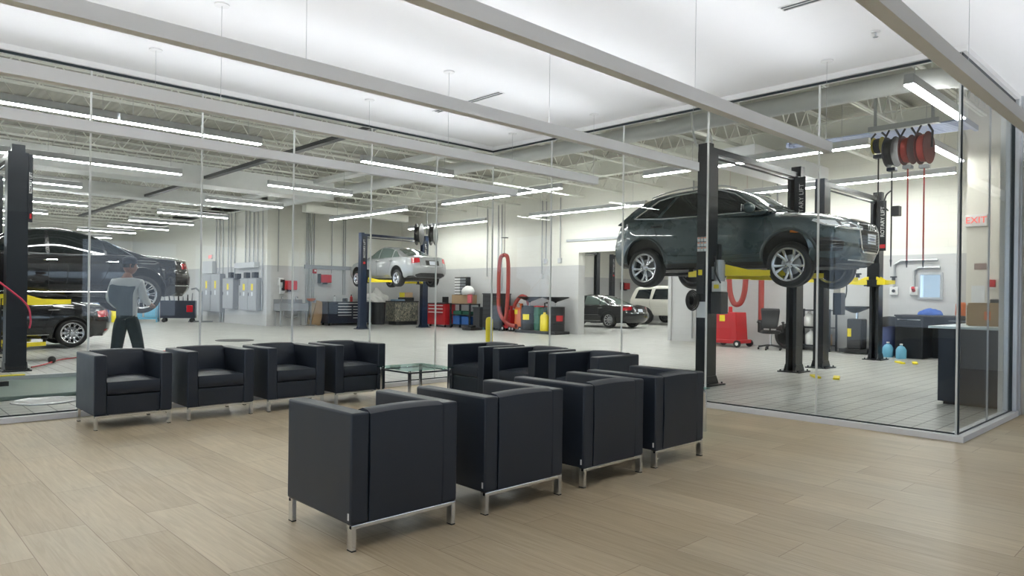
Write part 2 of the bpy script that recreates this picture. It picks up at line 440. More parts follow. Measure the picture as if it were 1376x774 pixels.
bm = nb(); box(bm, XB + .001, XB + .016, YC - .016, YC - .002, .06, ZH); trim(bm, M_gask, smooth=False)
# white head band and dark gaskets
bm = nb(); box(bm, -9, XB + .1, YA - .05, YA + .12, ZH + .008, ZC); box(bm, XB - .05, XB + .12, YC - .05, YA - .05, ZH + .008, ZC); box(bm, XB + .12, 16, YC - .05, YC + .1, ZH + .008, ZC)
trim(bm, M_white, smooth=False)
bm = nb()
for z0, z1 in ((.058, .072), (ZH - .018, ZH + .01)):
    box(bm, -9, XB - .012, YA - .014, YA - .007, z0, z1); box(bm, XB - .014, XB - .007, YC, YA, z0, z1); box(bm, XB - .014, 9.74, YC - .014, YC - .007, z0, z1)
trim(bm, M_gask, smooth=False)
# white curb carrying the glass
bm = nb(); poly_slab(bm, [(-9, YA - .075), (XB - .085, YA - .075), (XB - .085, YC - .04 - .035), (9.80, YC - .075), (9.80, YC + .07), (XB + .08, YC + .07), (XB + .08, YA + .09), (-9, YA + .09)], 0, .058)
trim(bm, M_trimw, bevel=.004, smooth=False)
# end mullion of the short return and the plastered wall after it
bm = nb(); box(bm, 9.74, 9.86, YC - .06, YC + .07, .058, ZH + .01); trim(bm, M_alu, smooth=False, bevel=.004)
bm = nb(); box(bm, 9.728, 9.74, YC - .02, YC + .02, .058, ZH); trim(bm, M_gask, smooth=False)
bm = nb(); box(bm, 9.74, 9.86, YC + .07, YC + .12, .0, ZH); trim(bm, M_white, smooth=False)
struct('wall_front', box(nb(), 9.93, 16, YC - .11, YC + .1, 0, ZC), M_cream, smooth=False)
struct('trim_%d' % 90, box(nb(), 9.86, 9.93, YC - .07, YC + .07, 0, ZC), M_alu, smooth=False)
struct('baseboard_front', box(nb(), 9.925, 16, YC - .125, YC - .11, 0, .13), M_cream, smooth=False)

# ---- workshop walls
struct('wall_east', box(nb(), XE, XE + .25, 16.25, YN + .2, 0, ZD), M_wallx, smooth=False)
struct('wall_east', box(nb(), XE, XE + .25, 7.9, 12.40, 0, ZD), M_wallx, smooth=False)
struct('wall_east', box(nb(), XE, XE + .25, 12.40, 16.25, 2.92, ZD), M_wallx, smooth=False)
# east wall's end with a window hole
WY0, WY1, WZ0, WZ1 = 4.93, 5.39, 1.39, 1.97
bm = nb()
for a in ((1.9, WY0, 0, ZD), (WY1, 7.9, 0, ZD), (WY0, WY1, 0, WZ0), (WY0, WY1, WZ1, ZD)): box(bm, XE, XE + .25, a[0], a[1], a[2], a[3])
struct('wall_east', bm, M_wallx, smooth=False)
bm = nb()
for a in ((WY0 - .03, WY0 + .02, WZ0 - .03, WZ1 + .03), (WY1 - .02, WY1 + .03, WZ0 - .03, WZ1 + .03), (WY0 + .02, WY1 - .02, WZ0 - .03, WZ0 + .02), (WY0 + .02, WY1 - .02, WZ1 - .02, WZ1 + .03)): box(bm, XE - .03, XE + .2, *a)
trim(bm, M_alu, smooth=False)
struct('window_30', box(nb(), XE + .08, XE + .09, WY0 + .02, WY1 - .02, WZ0 + .02, WZ1 - .02), M_wglass, smooth=False)
struct('wall_north', box(nb(), 12.3, XE, YN, YN + .25, 0, ZD), M_wally, smooth=False)
struct('wall_north_return', box(nb(), 12.3, 12.5, YN + .25, 50, 0, ZD), M_wallx, smooth=False)
struct('wall_far', box(nb(), -6, 12.3, 45, 45.25, 0, ZD), M_wally, smooth=False)
# street side of the workshop: piers with daylight openings between them
bm = nb(); box(bm, -6.25, -6, YA + .2, 19.0, 0, ZD); box(bm, -6.25, -6, 19, 45, 3.9, ZD)
for y in (19, 24, 29, 34, 39, 44): box(bm, -6.25, -6, y, y + .8, 0, 3.9)
struct('wall_west', bm, M_wallx, smooth=False)
struct('wall_south', box(nb(), 15.5, XE, 1.95, 3.66, 0, ZD), M_cream, smooth=False)
# unseen showroom walls added behind the camera to dim glass reflections: window bands between piers
bm = nb(); box(bm, -9.2, 16, -9.2, -9, 0, .5); box(bm, -9.2, 16, -9.2, -9, 3.0, ZC)
for x in (-9, -5.5, -2, 1.5, 5, 8.5, 12, 15.4): box(bm, x, x + .6, -9.2, -9, .5, 3.0)
box(bm, -1.4, 5, -9.15, -9.05, .5, 3.0)  # infill closing some windows, added to cut haze mirrored in the glass
struct('wall_rear_unseen', bm, pm('grey_brown_wall_paint', (.24, .22, .20), .7), smooth=False)
bm = nb(); box(bm, -9.2, -9, -9, YA, 0, .5); box(bm, -9.2, -9, -9, YA, 3.0, ZC)
for y in (-9, -5.5, -2, 1.5, 5, 7.9): box(bm, -9.2, -9, y, y + .6, .5, 3.0)
struct('wall_left', bm, M_cream, smooth=False)
struct('wall_return', box(nb(), 16, 16.2, -9, 1.84, 0, ZD), M_cream, smooth=False)
# opening's frame
bm = nb(); box(bm, XE - .04, XE + .29, 16.16, 16.30, 0, 3.0); box(bm, XE - .04, XE + .29, 12.35, 12.46, 0, 3.0); box(bm, XE - .04, XE + .29, 12.46, 16.16, 2.88, 3.0); trim(bm, M_wallx, smooth=False)
bm = nb(); box(bm, XE - .05, XE, 12.2, 16.75, 3.28, 3.36); trim(bm, M_steel, smooth=False)
# room beyond the opening
struct('wall_annex_north', box(nb(), XE + .25, 36, 25.2, 25.4, 0, ZD), M_wally, smooth=False)
struct('wall_annex_east', box(nb(), 35.8, 36, 7, 25.2, 0, ZD), M_wallx, smooth=False)
struct('wall_annex_south', box(nb(), XE + .25, 36, 7, 7.2, 0, ZD), M_wally, smooth=False)
# steel rail on the wainscot line
bm = nb(); box(bm, 13.9, XE, YN - .06, YN, 2.36, 2.52); trim(bm, M_greym, smooth=False)
# roof beams
for x0, w in ((12.2, .22), (15.6, .22)):
    bm = nb(); box(bm, x0, x0 + w, YC + .15, 45, 4.78, 4.81); box(bm, x0 + w / 2 - .01, x0 + w / 2 + .01, YC + .15, 45, 4.81, 5.2); box(bm, x0, x0 + w, YC + .15, 45, 5.2, 5.23)
    if x0 > 12.3:
        bm.free(); bm = nb(); box(bm, x0, x0 + w, YC + .15, YN - .1, 4.78, 4.81); box(bm, x0 + w / 2 - .01, x0 + w / 2 + .01, YC + .15, YN - .1, 4.81, 5.2); box(bm, x0, x0 + w, YC + .15, YN - .1, 5.2, 5.23)
    trim(bm, M_joist, smooth=False)

# ---- open-web joists
def joist(x0, x1, y):
    bm = nb(); zb, zt = 4.82, 5.3
    for z in (zb, zt):
        box(bm, x0, x1, y - .055, y - .012, z - .018, z + .018); box(bm, x0, x1, y + .012, y + .055, z - .018, z + .018)
    k, x = 0, x0 + .1
    while x + .32 < x1:
        a, b = (zb, zt) if k % 2 == 0 else (zt, zb)
        tube(bm, [(x, y, a), (x + .32, y, b)], .013, 5); x += .32; k += 1
    return tag(obj('roof_joist', bm, M_joist, smooth=False), 'white open web steel joist under the ribbed workshop roof deck', 'joist', 'open web joists under the workshop roof')
jl = joist(-6, XE, 9.6)
y = 11.2
while y < 26.9:
    c = jl.copy(); COL.objects.link(c); c.location = (0, y - 9.6, 0); y += 1.6
jm = joist(-6, 12.3, 27.5)
y = 29.1
while y < 44.9:
    c = jm.copy(); COL.objects.link(c); c.location = (0, y - 27.5, 0); y += 1.6
jr = joist(XB + .25, XE, 8.0)
for y in (6.4, 4.8, 3.4):
    c = jr.copy(); COL.objects.link(c); c.location = (0, y - 8.0, 0)

# ---- round duct, rectangular duct and pipes under the workshop roof
bm = nb()
tube(bm, [(11.25, 26, 4.52), (11.25, 4.0, 4.52), (11.28, 3.3, 4.52), (11.5, 2.85, 4.52), (12.0, 2.65, 4.52), (15.4, 2.6, 4.52)], .15, 16, sm=1)
tag(obj('round_duct', bm, M_duct), 'long white round duct under the workshop roof', 'duct')
bm = nb(); box(bm, 10.2, 10.5, 3.2, 26, 4.62, 4.74)
tag(obj('cable_tray', bm, M_duct, smooth=False), 'flat white tray running beside the round duct', 'tray')
bm = nb(); box(bm, -5.8, 10.9, 19.3, 20.1, 4.2, 4.7)
tag(obj('air_duct', bm, M_duct, smooth=False, bevel=.01), 'broad rectangular white duct crossing the workshop', 'duct')
bm = nb(); box(bm, -5.8, 10.9, 24.4, 25.0, 4.3, 4.7)
tag(obj('air_duct', bm, M_duct, smooth=False, bevel=.01), 'narrower rectangular duct high behind the broad one', 'duct')
bm = nb(); box(bm, 7.0, 7.14, 11.0, 33.0, 4.35, 4.43)
tag(obj('exhaust_rail', bm, M_blackm, smooth=False), 'thin black exhaust rail slanting under the workshop ceiling', 'rail')
bm = nb()
for k in range(10): box(bm, 14.2 + k * .09, 14.24 + k * .09, 3.4, 6.6, 4.5, 4.53)
box(bm, 14.15, 15.1, 3.4, 3.46, 4.46, 4.56); box(bm, 14.15, 15.1, 6.54, 6.6, 4.46, 4.56)
tag(obj('cable_ladder', bm, pm('blue_grey_steel', (.33, .38, .55), .4), smooth=False), 'blue grey slatted ladder under the roof near hose reels', 'cable ladder')
bm = nb(); box(bm, 14.0, 17.8, 7.2, 8.2, 4.25, 4.62)
tag(obj('unit_heater', bm, M_ltgrey, smooth=False, bevel=.01), 'long grey heater box hanging above the second lift', 'heater')

# ---- linear workshop lamps: 4.1 m up on wires
def lamp(L_, name, label, group):
    t = thing(name, label, 'lamp', (0, 0, 4.1), 0, group)
    bm = nb(); prism(bm, [(-.065, .0), (.065, .0), (.05, .13), (-.05, .13)], 'x', -L_ / 2, L_ / 2)
    obj('housing', bm, M_ltgrey, t, smooth=False)
    obj('diffuser', box(nb(), -L_ / 2 + .02, L_ / 2 - .02, -.055, .055, -.015, .0005), M_led, t, smooth=False)
    obj('roof_fill_strip', box(nb(), -L_ / 2 + .05, L_ / 2 - .05, -.03, .03, .1302, .134), M_roof_fill, t, smooth=False)  # glowing strip added on the housing to lighten joists and deck
    for x in (-L_ * .4, L_ * .4):
        obj('hanging_wire', cyl(nb(), (x, 0, .13), (x, 0, ZD - 4.1), .004, seg=5), M_steel, t)
    return t
lx = lamp(2.44, 'linear_lamp', 'x', 'g'); ll = lamp(4.88, 'linear_lamp', 'y', 'g')
gA, gB = 'short linear lamps under the workshop roof', 'long linear lamps under the workshop roof'
short = [(6.9 - 2.44 * 1.0, 12.79), (4.5 - 2.44, 12.79), (9.07, 12.79), (4.6, 17.45), (2.16, 17.45), (9.15, 17.4), (3.45, 21.65), (9.13, 21.62), (4.62, 26.3), (2.0, 26.3), (9.2, 26.3), (4.2, 30.1), (9.3, 30.08), (4.2, 33.5), (9.4, 33.45), (4.2, 36.7), (8.95, 36.65), (4.2, 41), (9.0, 41), (-2.2, 17.45), (-2.2, 26.3), (-2.2, 33.5), (-2.2, 12.79)]
used = False
for x, y in short:
    lab = ('white linear lamp over the far end of the workshop' if y > 29 else 'white linear lamp in the ceiling row behind the lifted black sedan' if y > 20 else 'white linear lamp in the first rows behind the long glass wall')
    g = 'workshop lamps far end' if y > 29 else 'workshop lamps middle rows' if y > 20 else 'workshop lamps first rows'
    if not used: lx.location = (x, y, 4.1); lx['label'] = lab; lx['group'] = g; used = True
    else: dup(lx, (x, y, 4.1), 0, lab, g)
dup(lx, (11.1, 3.0, 4.1), 0, 'bright linear lamp near the glass corner, seen almost end on', 'workshop lamp at the glass corner')
dup(lx, (14.8, 3.9, 4.1), 0, 'short lamp end glimpsed through the return glass', 'workshop lamp by the return glass')
longs = [(13.3, 14.55, 'long lamp over the open floor before the wide wall opening'), (13.3, 21.35, 'long lamp in front of the lifted silver sedan'), (13.3, 7.1, 'long lamp just above the lifted grey car'),
         (17.35, 22.0, 'long lamp near the block wall behind the silver sedan'), (17.35, 14.8, 'long lamp above the wide wall opening'), (17.35, 6.75, 'long lamp behind the second lift, near the block wall')]
for i, (x, y, lab) in enumerate(longs):
    if i == 0: ll.location = (x, y, 4.1); ll.rotation_euler = (0, 0, PI / 2); ll['label'] = lab; del ll['group']
    else:
        c = dup(ll, (x, y, 4.1), PI / 2, lab)
for x, y in ((23, 12), (23, 20), (29, 13), (29, 21), (26, 16.5), (33, 17)):  # lamps out of sight; the last two added to brighten this room
    c = dup(ll, (x, y, 4.1), PI / 2, 'unseen long lamp lighting the room beyond the opening', 'lamps of the room beyond the opening')
bm = nb(); box(bm, 12.4, 17.0, 24.0, 24.3, 4.35, 4.6)
trim(bm, M_joist, smooth=False)

# ---- showroom pendants: grey linear profiles lighting the ceiling
def pendant(y, x0, x1, label, wires):
    t = thing('linear_pendant', label, 'pendant lamp', (0, y, 2.785), 0)
    bm = nb(); prism(bm, [(-.042, 0), (.042, 0), (.042, .10), (-.042, .10)], 'x', x0, x1)
    obj('profile', bm, M_pend, t, smooth=False, bevel=.002)
    obj('uplight_strip', box(nb(), x0 + .05, x1 - .05, -.03, .03, .0995, .1004), M_up, t, smooth=False)
    for x in wires:
        obj('hanging_wire', cyl(nb(), (x, 0, .10), (x, 0, ZC - 2.785), .0018, seg=5), M_steel, t)
        obj('canopy', cyl(nb(), (x, 0, ZC - 2.785 - .012), (x, 0, ZC - 2.785 + .001), .06, seg=20), M_white, t)
pendant(7.46, -6, 7.2, 'white linear pendant nearest the long glass wall', (-2.6, -.2, 2.23, 4.68, 7.12))
pendant(5.90, -6, 7.16, 'linear pendant hanging above the far row of armchairs', (-2.6, -.2, 2.27, 4.68, 7.1))
pendant(4.42, -6, 7.18, 'grey linear pendant ending before the near lift post', (-2.6, -.2, 2.27, 4.68, 7.1))
pendant(2.90, -6, 7.16, 'grey linear pendant above the near armchairs, its end over the lifted car', (-2.6, -.2, 2.27, 4.68, 7.1))
pendant(1.30, -6, 12.5, 'linear pendant crossing above the glass corner', (-2.6, -.2, 2.27, 5.5, 8.6))
for yy in (-.25, -1.8, -3.4): pendant(yy, -6, 7.2, 'linear pendant out of view over the showroom', (0,)) if False else None
# slot diffusers and sprinkler in the ceiling
for y0, y1, lab in ((6.05, 7.3, 'slim slot diffuser in the ceiling behind the second pendant'), (1.2, 2.65, 'slim slot diffuser cut by the top of the frame')):
    t = thing('slot_diffuser', lab, 'air vent', (5.58, (y0 + y1) / 2, ZC), 0)
    h = (y1 - y0) / 2
    bm = nb(); box(bm, -.05, -.042, -h, h, -.008, .004); box(bm, .042, .05, -h, h, -.008, .004); box(bm, -.004, .004, -h, h, -.008, .004); box(bm, -.05, .05, -h - .01, -h, -.008, .004); box(bm, -.05, .05, h, h + .01, -.008, .004)
    obj('frame', bm, M_white, t, smooth=False)
    obj('slot', box(nb(), -.042, .042, -h, h, -.002, .003), M_gask, t, smooth=False)
t = thing('sprinkler_head', 'small ceiling sprinkler near the last pendant', 'sprinkler', (6.62, 2.28, ZC))
bm = nb(); cyl(bm, (0, 0, 0), (0, 0, -.012), .035, seg=16); obj('escutcheon', bm, M_white, t)
bm = nb(); cyl(bm, (0, 0, -.012), (0, 0, -.05), .008, seg=8); cyl(bm, (0, 0, -.05), (0, 0, -.054), .022, seg=12); tube(bm, [(-.014, 0, -.012), (-.018, 0, -.03), (0, 0, -.05), (.018, 0, -.03), (.014, 0, -.012)], .003, 5); obj('head', bm, M_chrome, t)

# ================================================================ armchairs
def make_chair():
    t = thing('armchair', 'x', 'armchair')
    a = .108; W2 = .345
    for s in (-1, 1):
        bm = nb(); x0, x1 = (s * W2, s * (W2 - a)) if s < 0 else (W2 - a, W2)
        box(bm, min(x0, x1), max(x0, x1), -.345, .345, .135, .70); obj('armrest', bm, M_leather, t, bevel=.012, ang=50)
    bm = nb(); xi = W2 - a - .002
    # back: slightly domed top and rear
    prof = [(-.343, .137), (-.205, .137), (-.150, .44), (-.205, .66), (-.228, .698), (-.27, .712), (-.32, .706), (-.345, .69), (-.352, .42)]
    nx = 8; rows = []
    for i in range(nx + 1):
        x = -xi + 2 * xi * i / nx; w = 1 - (x / xi) ** 2
        rows.append([bm.verts.new((x, p[0] + (.006 * w if p[0] > -.25 and p[1] > .2 else -.004 * w if p[0] < -.33 and p[1] > .2 else 0), p[1] + (.008 * w if p[1] > .6 else 0))) for p in prof])
    for A, B_ in zip(rows, rows[1:]):
        for k in range(len(prof)): bm.faces.new((A[k], A[(k + 1) % len(prof)], B_[(k + 1) % len(prof)], B_[k]))
    bm.faces.new(rows[0][::-1]); bm.faces.new(rows[-1])
    obj('backrest', bm, M_leather, t, ang=50)
    # front rail
    obj('front_rail', box(nb(), -xi, xi, -.2, .335, .137, .315), M_leather, t, bevel=.008)
    # cushion with a rounded crown
    bm = nb(); NX, NY = 10, 10; G = []
    for i in range(NX + 1):
        row = []
        for j in range(NY + 1):
            u, v = -1 + 2 * i / NX, -1 + 2 * j / NY
            h = .445 + .030 * (1 - abs(u) ** 3) * (1 - abs(v) ** 4)
            row.append(bm.verts.new((u * (xi - .004), .065 + v * .272, h)))
        G.append(row)
    for i in range(NX):
        for j in range(NY): bm.faces.new((G[i][j], G[i + 1][j], G[i + 1][j + 1], G[i][j + 1]))
    edge = [G[i][0] for i in range(NX + 1)] + [G[NX][j] for j in range(1, NY + 1)] + [G[i][NY] for i in range(NX - 1, -1, -1)] + [G[0][j] for j in range(NY - 1, 0, -1)]
    prev = edge
    for z, k in ((.425, 1.006), (.38, 1.012), (.335, 1.006), (.322, .985)):
        ring = [bm.verts.new((v.co.x, .065 + (v.co.y - .065) * (1 + (k - 1) * 2), z)) for v in edge]
        for q in range(len(edge)): bm.faces.new((prev[q], prev[(q + 1) % len(edge)], ring[(q + 1) % len(edge)], ring[q]))
        prev = ring
    bm.faces.new(prev)
    obj('seat_cushion', bm, M_leather, t, ang=60)
    # chrome frame and legs
    bm = nb()
    for y in (-.33, .33): box(bm, -.335, .335, y - .012, y + .012, .113, .133)
    for x in (-.22, .22): box(bm, x - .012, x + .012, -.318, .318, .113, .133)
    obj('base_frame', bm, M_chrome, t, bevel=.002, smooth=False)
    for sx in (-1, 1):
        for sy in (-1, 1):
            l = obj('leg', box(nb(), sx * .322 - .013, sx * .322 + .013, sy * .322 - .023, sy * .322 + .023, .006, .1335), M_chrome, t, bevel=.002, smooth=False)
            obj('foot_pad', box(nb(), sx * .322 - .013, sx * .322 + .013, sy * .322 - .023, sy * .322 + .023, 0, .006), M_rubber, l, smooth=False)
    obj('maker_tag', box(nb(), -.3475, -.3445, -.333, -.321, .16, .195), M_whitep, t, smooth=False)
    return t
ch = make_chair()
CH = []
for x, l in ((2.205, 'black leather armchair nearest the camera, its back turned'), (3.105, 'black leather armchair seen from behind, second in the near row'),
             (4.0, 'black leather armchair seen from behind, third in the near row'), (4.845, 'black leather armchair seen from behind at the far end of the near row')):
    CH.append((x, 3.44, 0, l))
for x, l in ((2.055, 'black leather armchair facing us at the outer end of the row, before the mechanic'), (2.89, 'black leather armchair facing us, second from the outer end of the row'),
             (3.735, 'black leather armchair facing us, second from the glass table'), (4.565, 'black leather armchair facing us right beside the glass table')):
    CH.append((x, 7.73, PI, l))
for y, l in ((6.555, 'black leather armchair turned sideways right beside the glass table'), (5.71, 'black leather armchair turned sideways in the middle of its row of three'), (4.82, 'black leather armchair turned sideways with a bluish outer arm, behind the near row')):
    CH.append((5.845, y, PI / 2, l))
for i, (x, y, rz, l) in enumerate(CH):
    if i == 0: ch.location = (x, y, 0); ch['label'] = l; ch['group'] = 'black leather armchairs'
    else: dup(ch, (x, y, 0), rz, l, 'black leather armchairs')

def glass_table(loc, label):
    t = thing('side_table', label, 'table', loc)
    obj('glass_top', box(nb(), -.335, .335, -.335, .335, .42, .432), M_tglass, t, bevel=.002, smooth=False)
    bm = nb()
    for s in (-1, 1): box(bm, -.3, .3, s * .3 - .009, s * .3 + .009, .385, .403); box(bm, s * .3 - .009, s * .3 + .009, -.291, .291, .385, .403)
    obj('top_frame', bm, M_chrome, t, smooth=False)
    for sx in (-1, 1):
        for sy in (-1, 1):
            obj('leg', box(nb(), sx * .3 - .014, sx * .3 + .014, sy * .3 - .014, sy * .3 + .014, 0, .405), M_chrome, t, smooth=False)
            obj('glass_pad', cyl(nb(), (sx * .3, sy * .3, .4), (sx * .3, sy * .3, .421), .016, seg=12), M_chrome, t)
glass_table((5.08, 6.99, 0), 'low square glass side table with chrome legs between two chair rows')
glass_table((5.84, 3.95, 0), 'glass side table almost hidden behind the end armchair')
# ================================================================ cars
def smooth01(t): t = min(1, max(0, t)); return t * t * (3 - 2 * t)

class Car:
    """local frame: x forward (0 midway between the axles), y across, z up from the tyres' foot"""
    def __init__(s, sp, name, label, loc, rz, group=None):
        s.sp = sp; s.t = thing(name, label, 'car', loc, rz, group)
        s.lift = sp.get('droop', 0.0)
        s.W = itp(sp['halfw']); s.zsh = itp(sp['shoulder']); s.zt = itp(sp['top'])
        s.Xf = itp(sp['nose']); s.Xr = itp(sp['tail']); s.SS = itp(sp.get('side', [(0, .90), (.12, .965), (.35, .995), (.6, 1.0), (.85, .985), (1, .955)]))
        s.body()
    def hw(s, x, z):
        a, b = s.sp['sill'], s.zsh(x)
        return s.W(x) * s.SS((z - a) / max(.05, b - a))
    def warp(s, x, y, z):
        sp = s.sp; Lf, Lr = sp['Lf'], sp['Lr']; w = s.W(x)
        if x > Lf - sp['rampf']:
            k = smooth01((x - (Lf - sp['rampf'])) / sp['rampf']); return x + k * (s.Xf(z) - sp['bowf'] * (abs(y) / w) ** 2.6)
        if x < -Lr + sp['rampr']:
            k = smooth01((-x - (Lr - sp['rampr'])) / sp['rampr']); return x + k * (-s.Xr(z) + sp['bowr'] * (abs(y) / w) ** 2.6)
        return x
    def body(s):
        sp = s.sp; Lf, Lr = sp['Lf'], sp['Lr']; xs = set(); RA = sp['arch']; az = sp['rt'] + s.lift * 0
        az = sp['archz']
        for ax in sp['axles']:
            for k in range(0, 25): xs.add(round(ax + RA * math.cos(PI * k / 24), 4))
            xs.add(round(ax + RA + .002, 4)); xs.add(round(ax - RA - .002, 4))
        x = -Lr
        while x < Lf: 
            if all(abs(x - q) > .03 for q in xs): xs.add(round(x, 4))
            x += .09
        for q in (-Lr, -Lr + .03, Lf - .03, Lf): xs.add(round(q, 4))
        xs = sorted(q for q in xs if -Lr <= q <= Lf)
        def zlow(x):
            z = sp['sill'] + (sp.get('kickf', 0.0) * smooth01((x - sp['axles'][0] - .3) / .6) + sp.get('kickr', 0.05) * smooth01((-x + sp['axles'][1] - .3) / .6))
            for ax in sp['axles']:
                d = abs(x - ax)
                if d <= RA + 1e-4: z = max(z, az + math.sqrt(max(0, RA * RA - d * d)))
            return z
        NZ, NT = 12, 7
        bs = [-1, -.96, -.86, -.7, -.45, -.2, 0, .2, .45, .7, .86, .96, 1]
        bm = nb(); V = {}
        nX = len(xs) - 1; NB = len(bs) - 1
        def vert(i, j, k):
            key = (i, j, k)
            if key in V: return V[key]
            x = xs[i]; b = bs[j]; c = k / NZ; zl, zh = zlow(x), s.zsh(x)
            inner = abs(b) < .9
            zl_in = sp['sill'] + .02
            if k == NZ:
                z = zh + (s.zt(x) - zh) * (1 - abs(b) ** 3.2); y = b * s.hw(x, zh)
            else:
                zbot = (zl_in if inner else zl)
                ztop = zh + (s.zt(x) - zh) * (1 - abs(b) ** 3.2)
                z = zbot + (ztop - zbot) * c; y = b * s.hw(x, zl + (zh - zl) * c)
                if k == 0 and inner: y = b * s.W(x) * .88
            V[key] = bm.verts.new((s.warp(x, y, z), y, z)); return V[key]
        def q(a, b, c, d, mi=0):
            f = bm.faces.new((vert(*a), vert(*b), vert(*c), vert(*d))); f.material_index = mi
        for i in range(nX):
            for k in range(NZ):
                zc = k / NZ
                for j in (0, NB): 
                    q((i, j, k), (i + 1, j, k), (i + 1, j, k + 1), (i, j, k + 1))
            for j in range(NB):
                q((i, j, NZ), (i + 1, j, NZ), (i + 1, j + 1, NZ), (i, j + 1, NZ)); q((i, j, 0), (i + 1, j, 0), (i + 1, j + 1, 0), (i, j + 1, 0), 1)
        for j in range(NB):
            for k in range(NZ): q((0, j, k), (0, j + 1, k), (0, j + 1, k + 1), (0, j, k + 1)); q((nX, j, k), (nX, j + 1, k), (nX, j + 1, k + 1), (nX, j, k + 1))
        lb = sp.get('cladding')
        for f in bm.faces:
            c = f.calc_center_median()
            if f.material_index == 0 and lb and c.z < lb(c.x): f.material_index = 1
        for v in bm.verts: v.co.z += s.lift
        bm.normal_update(); s.bvh_body = BVHTree.FromBMesh(bm)
        # greenhouse
        g = nb(); gx = [p[0] for p in sp['roof']]; x0, x1 = min(gx), max(gx); rf = itp(sp['roof']); bl = sp['gh_base']; yb, yt = sp['gh_yb'], itp(sp['gh_yt']) if isinstance(sp['gh_yt'], list) else (lambda x, c=sp['gh_yt']: c)
        N = 40; rows = []
        for i in range(N + 1):
            x = x0 + (x1 - x0) * (1 - math.cos(PI * i / N)) / 2; zb = bl; h = max(.004, rf(x) - zb); T = yt(x)
            hf = min(1, h / (sp['gh_h'] * .9)); T2 = yb + (T - yb) * (hf ** .8)
            pts = [(yb, 0), (yb + (T2 - yb) * .3, .33), (yb + (T2 - yb) * .62, .62), (yb + (T2 - yb) * .9, .84), (T2 - .015, .92), (T2 - .06, .965), (T2 * .7, .992), (T2 * .35, 1.0), (0, 1.004)]
            full = [(p[0], p[1]) for p in pts] + [(-p[0], p[1]) for p in pts[-2::-1]]
            rows.append([g.verts.new((x - sp.get('wrap', .12) * (abs(p[0]) / yb) ** 2 * (1 if x > 0 else -1) * smooth01((abs(x) - .2) / .5) * (1 - p[1] * .0), p[0], zb + h * p[1] + s.lift)) for p in full])
        for A, B_ in zip(rows, rows[1:]):
            for k in range(len(A) - 1): g.faces.new((A[k], A[k + 1], B_[k + 1], B_[k]))
        g.faces.new([r for r in rows[0]][::-1]); g.faces.new(rows[-1])
        g.normal_update(); s.bvh_gh = BVHTree.FromBMesh(g)
        s.bodyo = obj('body', bm, [sp['paint'], M_blackp], s.t, ang=42)
        s.gho = obj('roof', g, sp.get('roofmat', sp['paint']), s.t, ang=42)
        # inner wheel housings and floor pan
    def cast(s, p, d, bvh):
        h = bvh.ray_cast(Vector(p), Vector(d), 8)
        return (h[0], h[1]) if h[0] is not None else (None, None)
    def project(s, q, view, bvh, side=1):
        a, b = q; b = b + s.lift
        if view == 'side': o_, d = (a, side * 3, b), (0, -side, 0)
        elif view == 'front': o_, d = (4, a * side, b), (-1, 0, 0)
        elif view == 'rear': o_, d = (-4, a * side, b), (1, 0, 0)
        elif view == 'top': o_, d = (a, (b - s.lift) * side, 4), (0, 0, -1)
        else:                      # angle in degrees off the nose, a = lateral offset seen from there
            an = R(view); fx, fy = math.cos(an), math.sin(an) * side
            cx = (s.sp['Lf'] - .45) if view < 90 else -(s.sp['Lr'] - .45)
            o_ = (cx + fx * 3 - math.sin(an) * a, .45 * side + fy * 3 + math.cos(an) * a * side, b); d = (-fx, -fy, 0)
        h, n_ = s.cast(o_, d, bvh)
        if h is None: return None
        if n_.dot(Vector(d)) > 0: n_ = -n_
        return h, n_
    def patch(s, name, poly, view, mat, bvh=None, off=.006, both=True, parent=None, rings=5, dens=.05, th=0.0):
        """an outline laid on the body as a skin of its own, following the curve beneath"""
        bvh = bvh or s.bvh_body; out = []
        for side in ((1, -1) if both else (1,)):
            bm = nb(); bm.faces.new([bm.verts.new((p[0], p[1], 0)) for p in poly])
            for ax in (0, 1):
                lo, hi = min(p[ax] for p in poly), max(p[ax] for p in poly); n = max(1, int((hi - lo) / dens))
                for k in range(1, n):
                    co = [0, 0, 0]; co[ax] = lo + (hi - lo) * k / n; no = [0, 0, 0]; no[ax] = 1
                    bmesh.ops.bisect_plane(bm, geom=bm.verts[:] + bm.edges[:] + bm.faces[:], dist=1e-5, plane_co=co, plane_no=no)
            P, bad = {}, []
            for v in bm.verts:
                h = s.project((v.co.x, v.co.y), view, bvh, side)
                if h is None: bad.append(v)
                else: P[v] = h[0] + h[1] * off
            if not P: bm.free(); continue
            bmesh.ops.delete(bm, geom=bad, context='VERTS')
            for v, c in P.items():
                if v.is_valid: v.co = c
            if not bm.faces: bm.free(); continue
            bmesh.ops.triangulate(bm, faces=[f for f in bm.faces if len(f.verts) > 4])
            out.append(obj(name, bm, mat, parent or s.t, ang=60))
        return out
    def line(s, name, pts, view, mat, r=.006, bvh=None, both=True, closed=False, off=.0, parent=None, dens=.05):
        bvh = bvh or s.bvh_body
        for side in ((1, -1) if both else (1,)):
            P = []
            src = list(pts) + ([pts[0]] if closed else [])
            for (x0, y0), (x1, y1) in zip(src, src[1:]):
                m = max(1, int(math.hypot(x1 - x0, y1 - y0) / dens))
                for k in range(m):
                    h = s.project((x0 + (x1 - x0) * k / m, y0 + (y1 - y0) * k / m), view, bvh, side)
                    if h: P.append(h[0] + h[1] * off)
            if not closed:
                h = s.project(src[-1], view, bvh, side)
                if h: P.append(h[0] + h[1] * off)
            if len(P) > 2: obj(name, tube(nb(), P, r, 6, closed=closed), mat, parent or s.t)
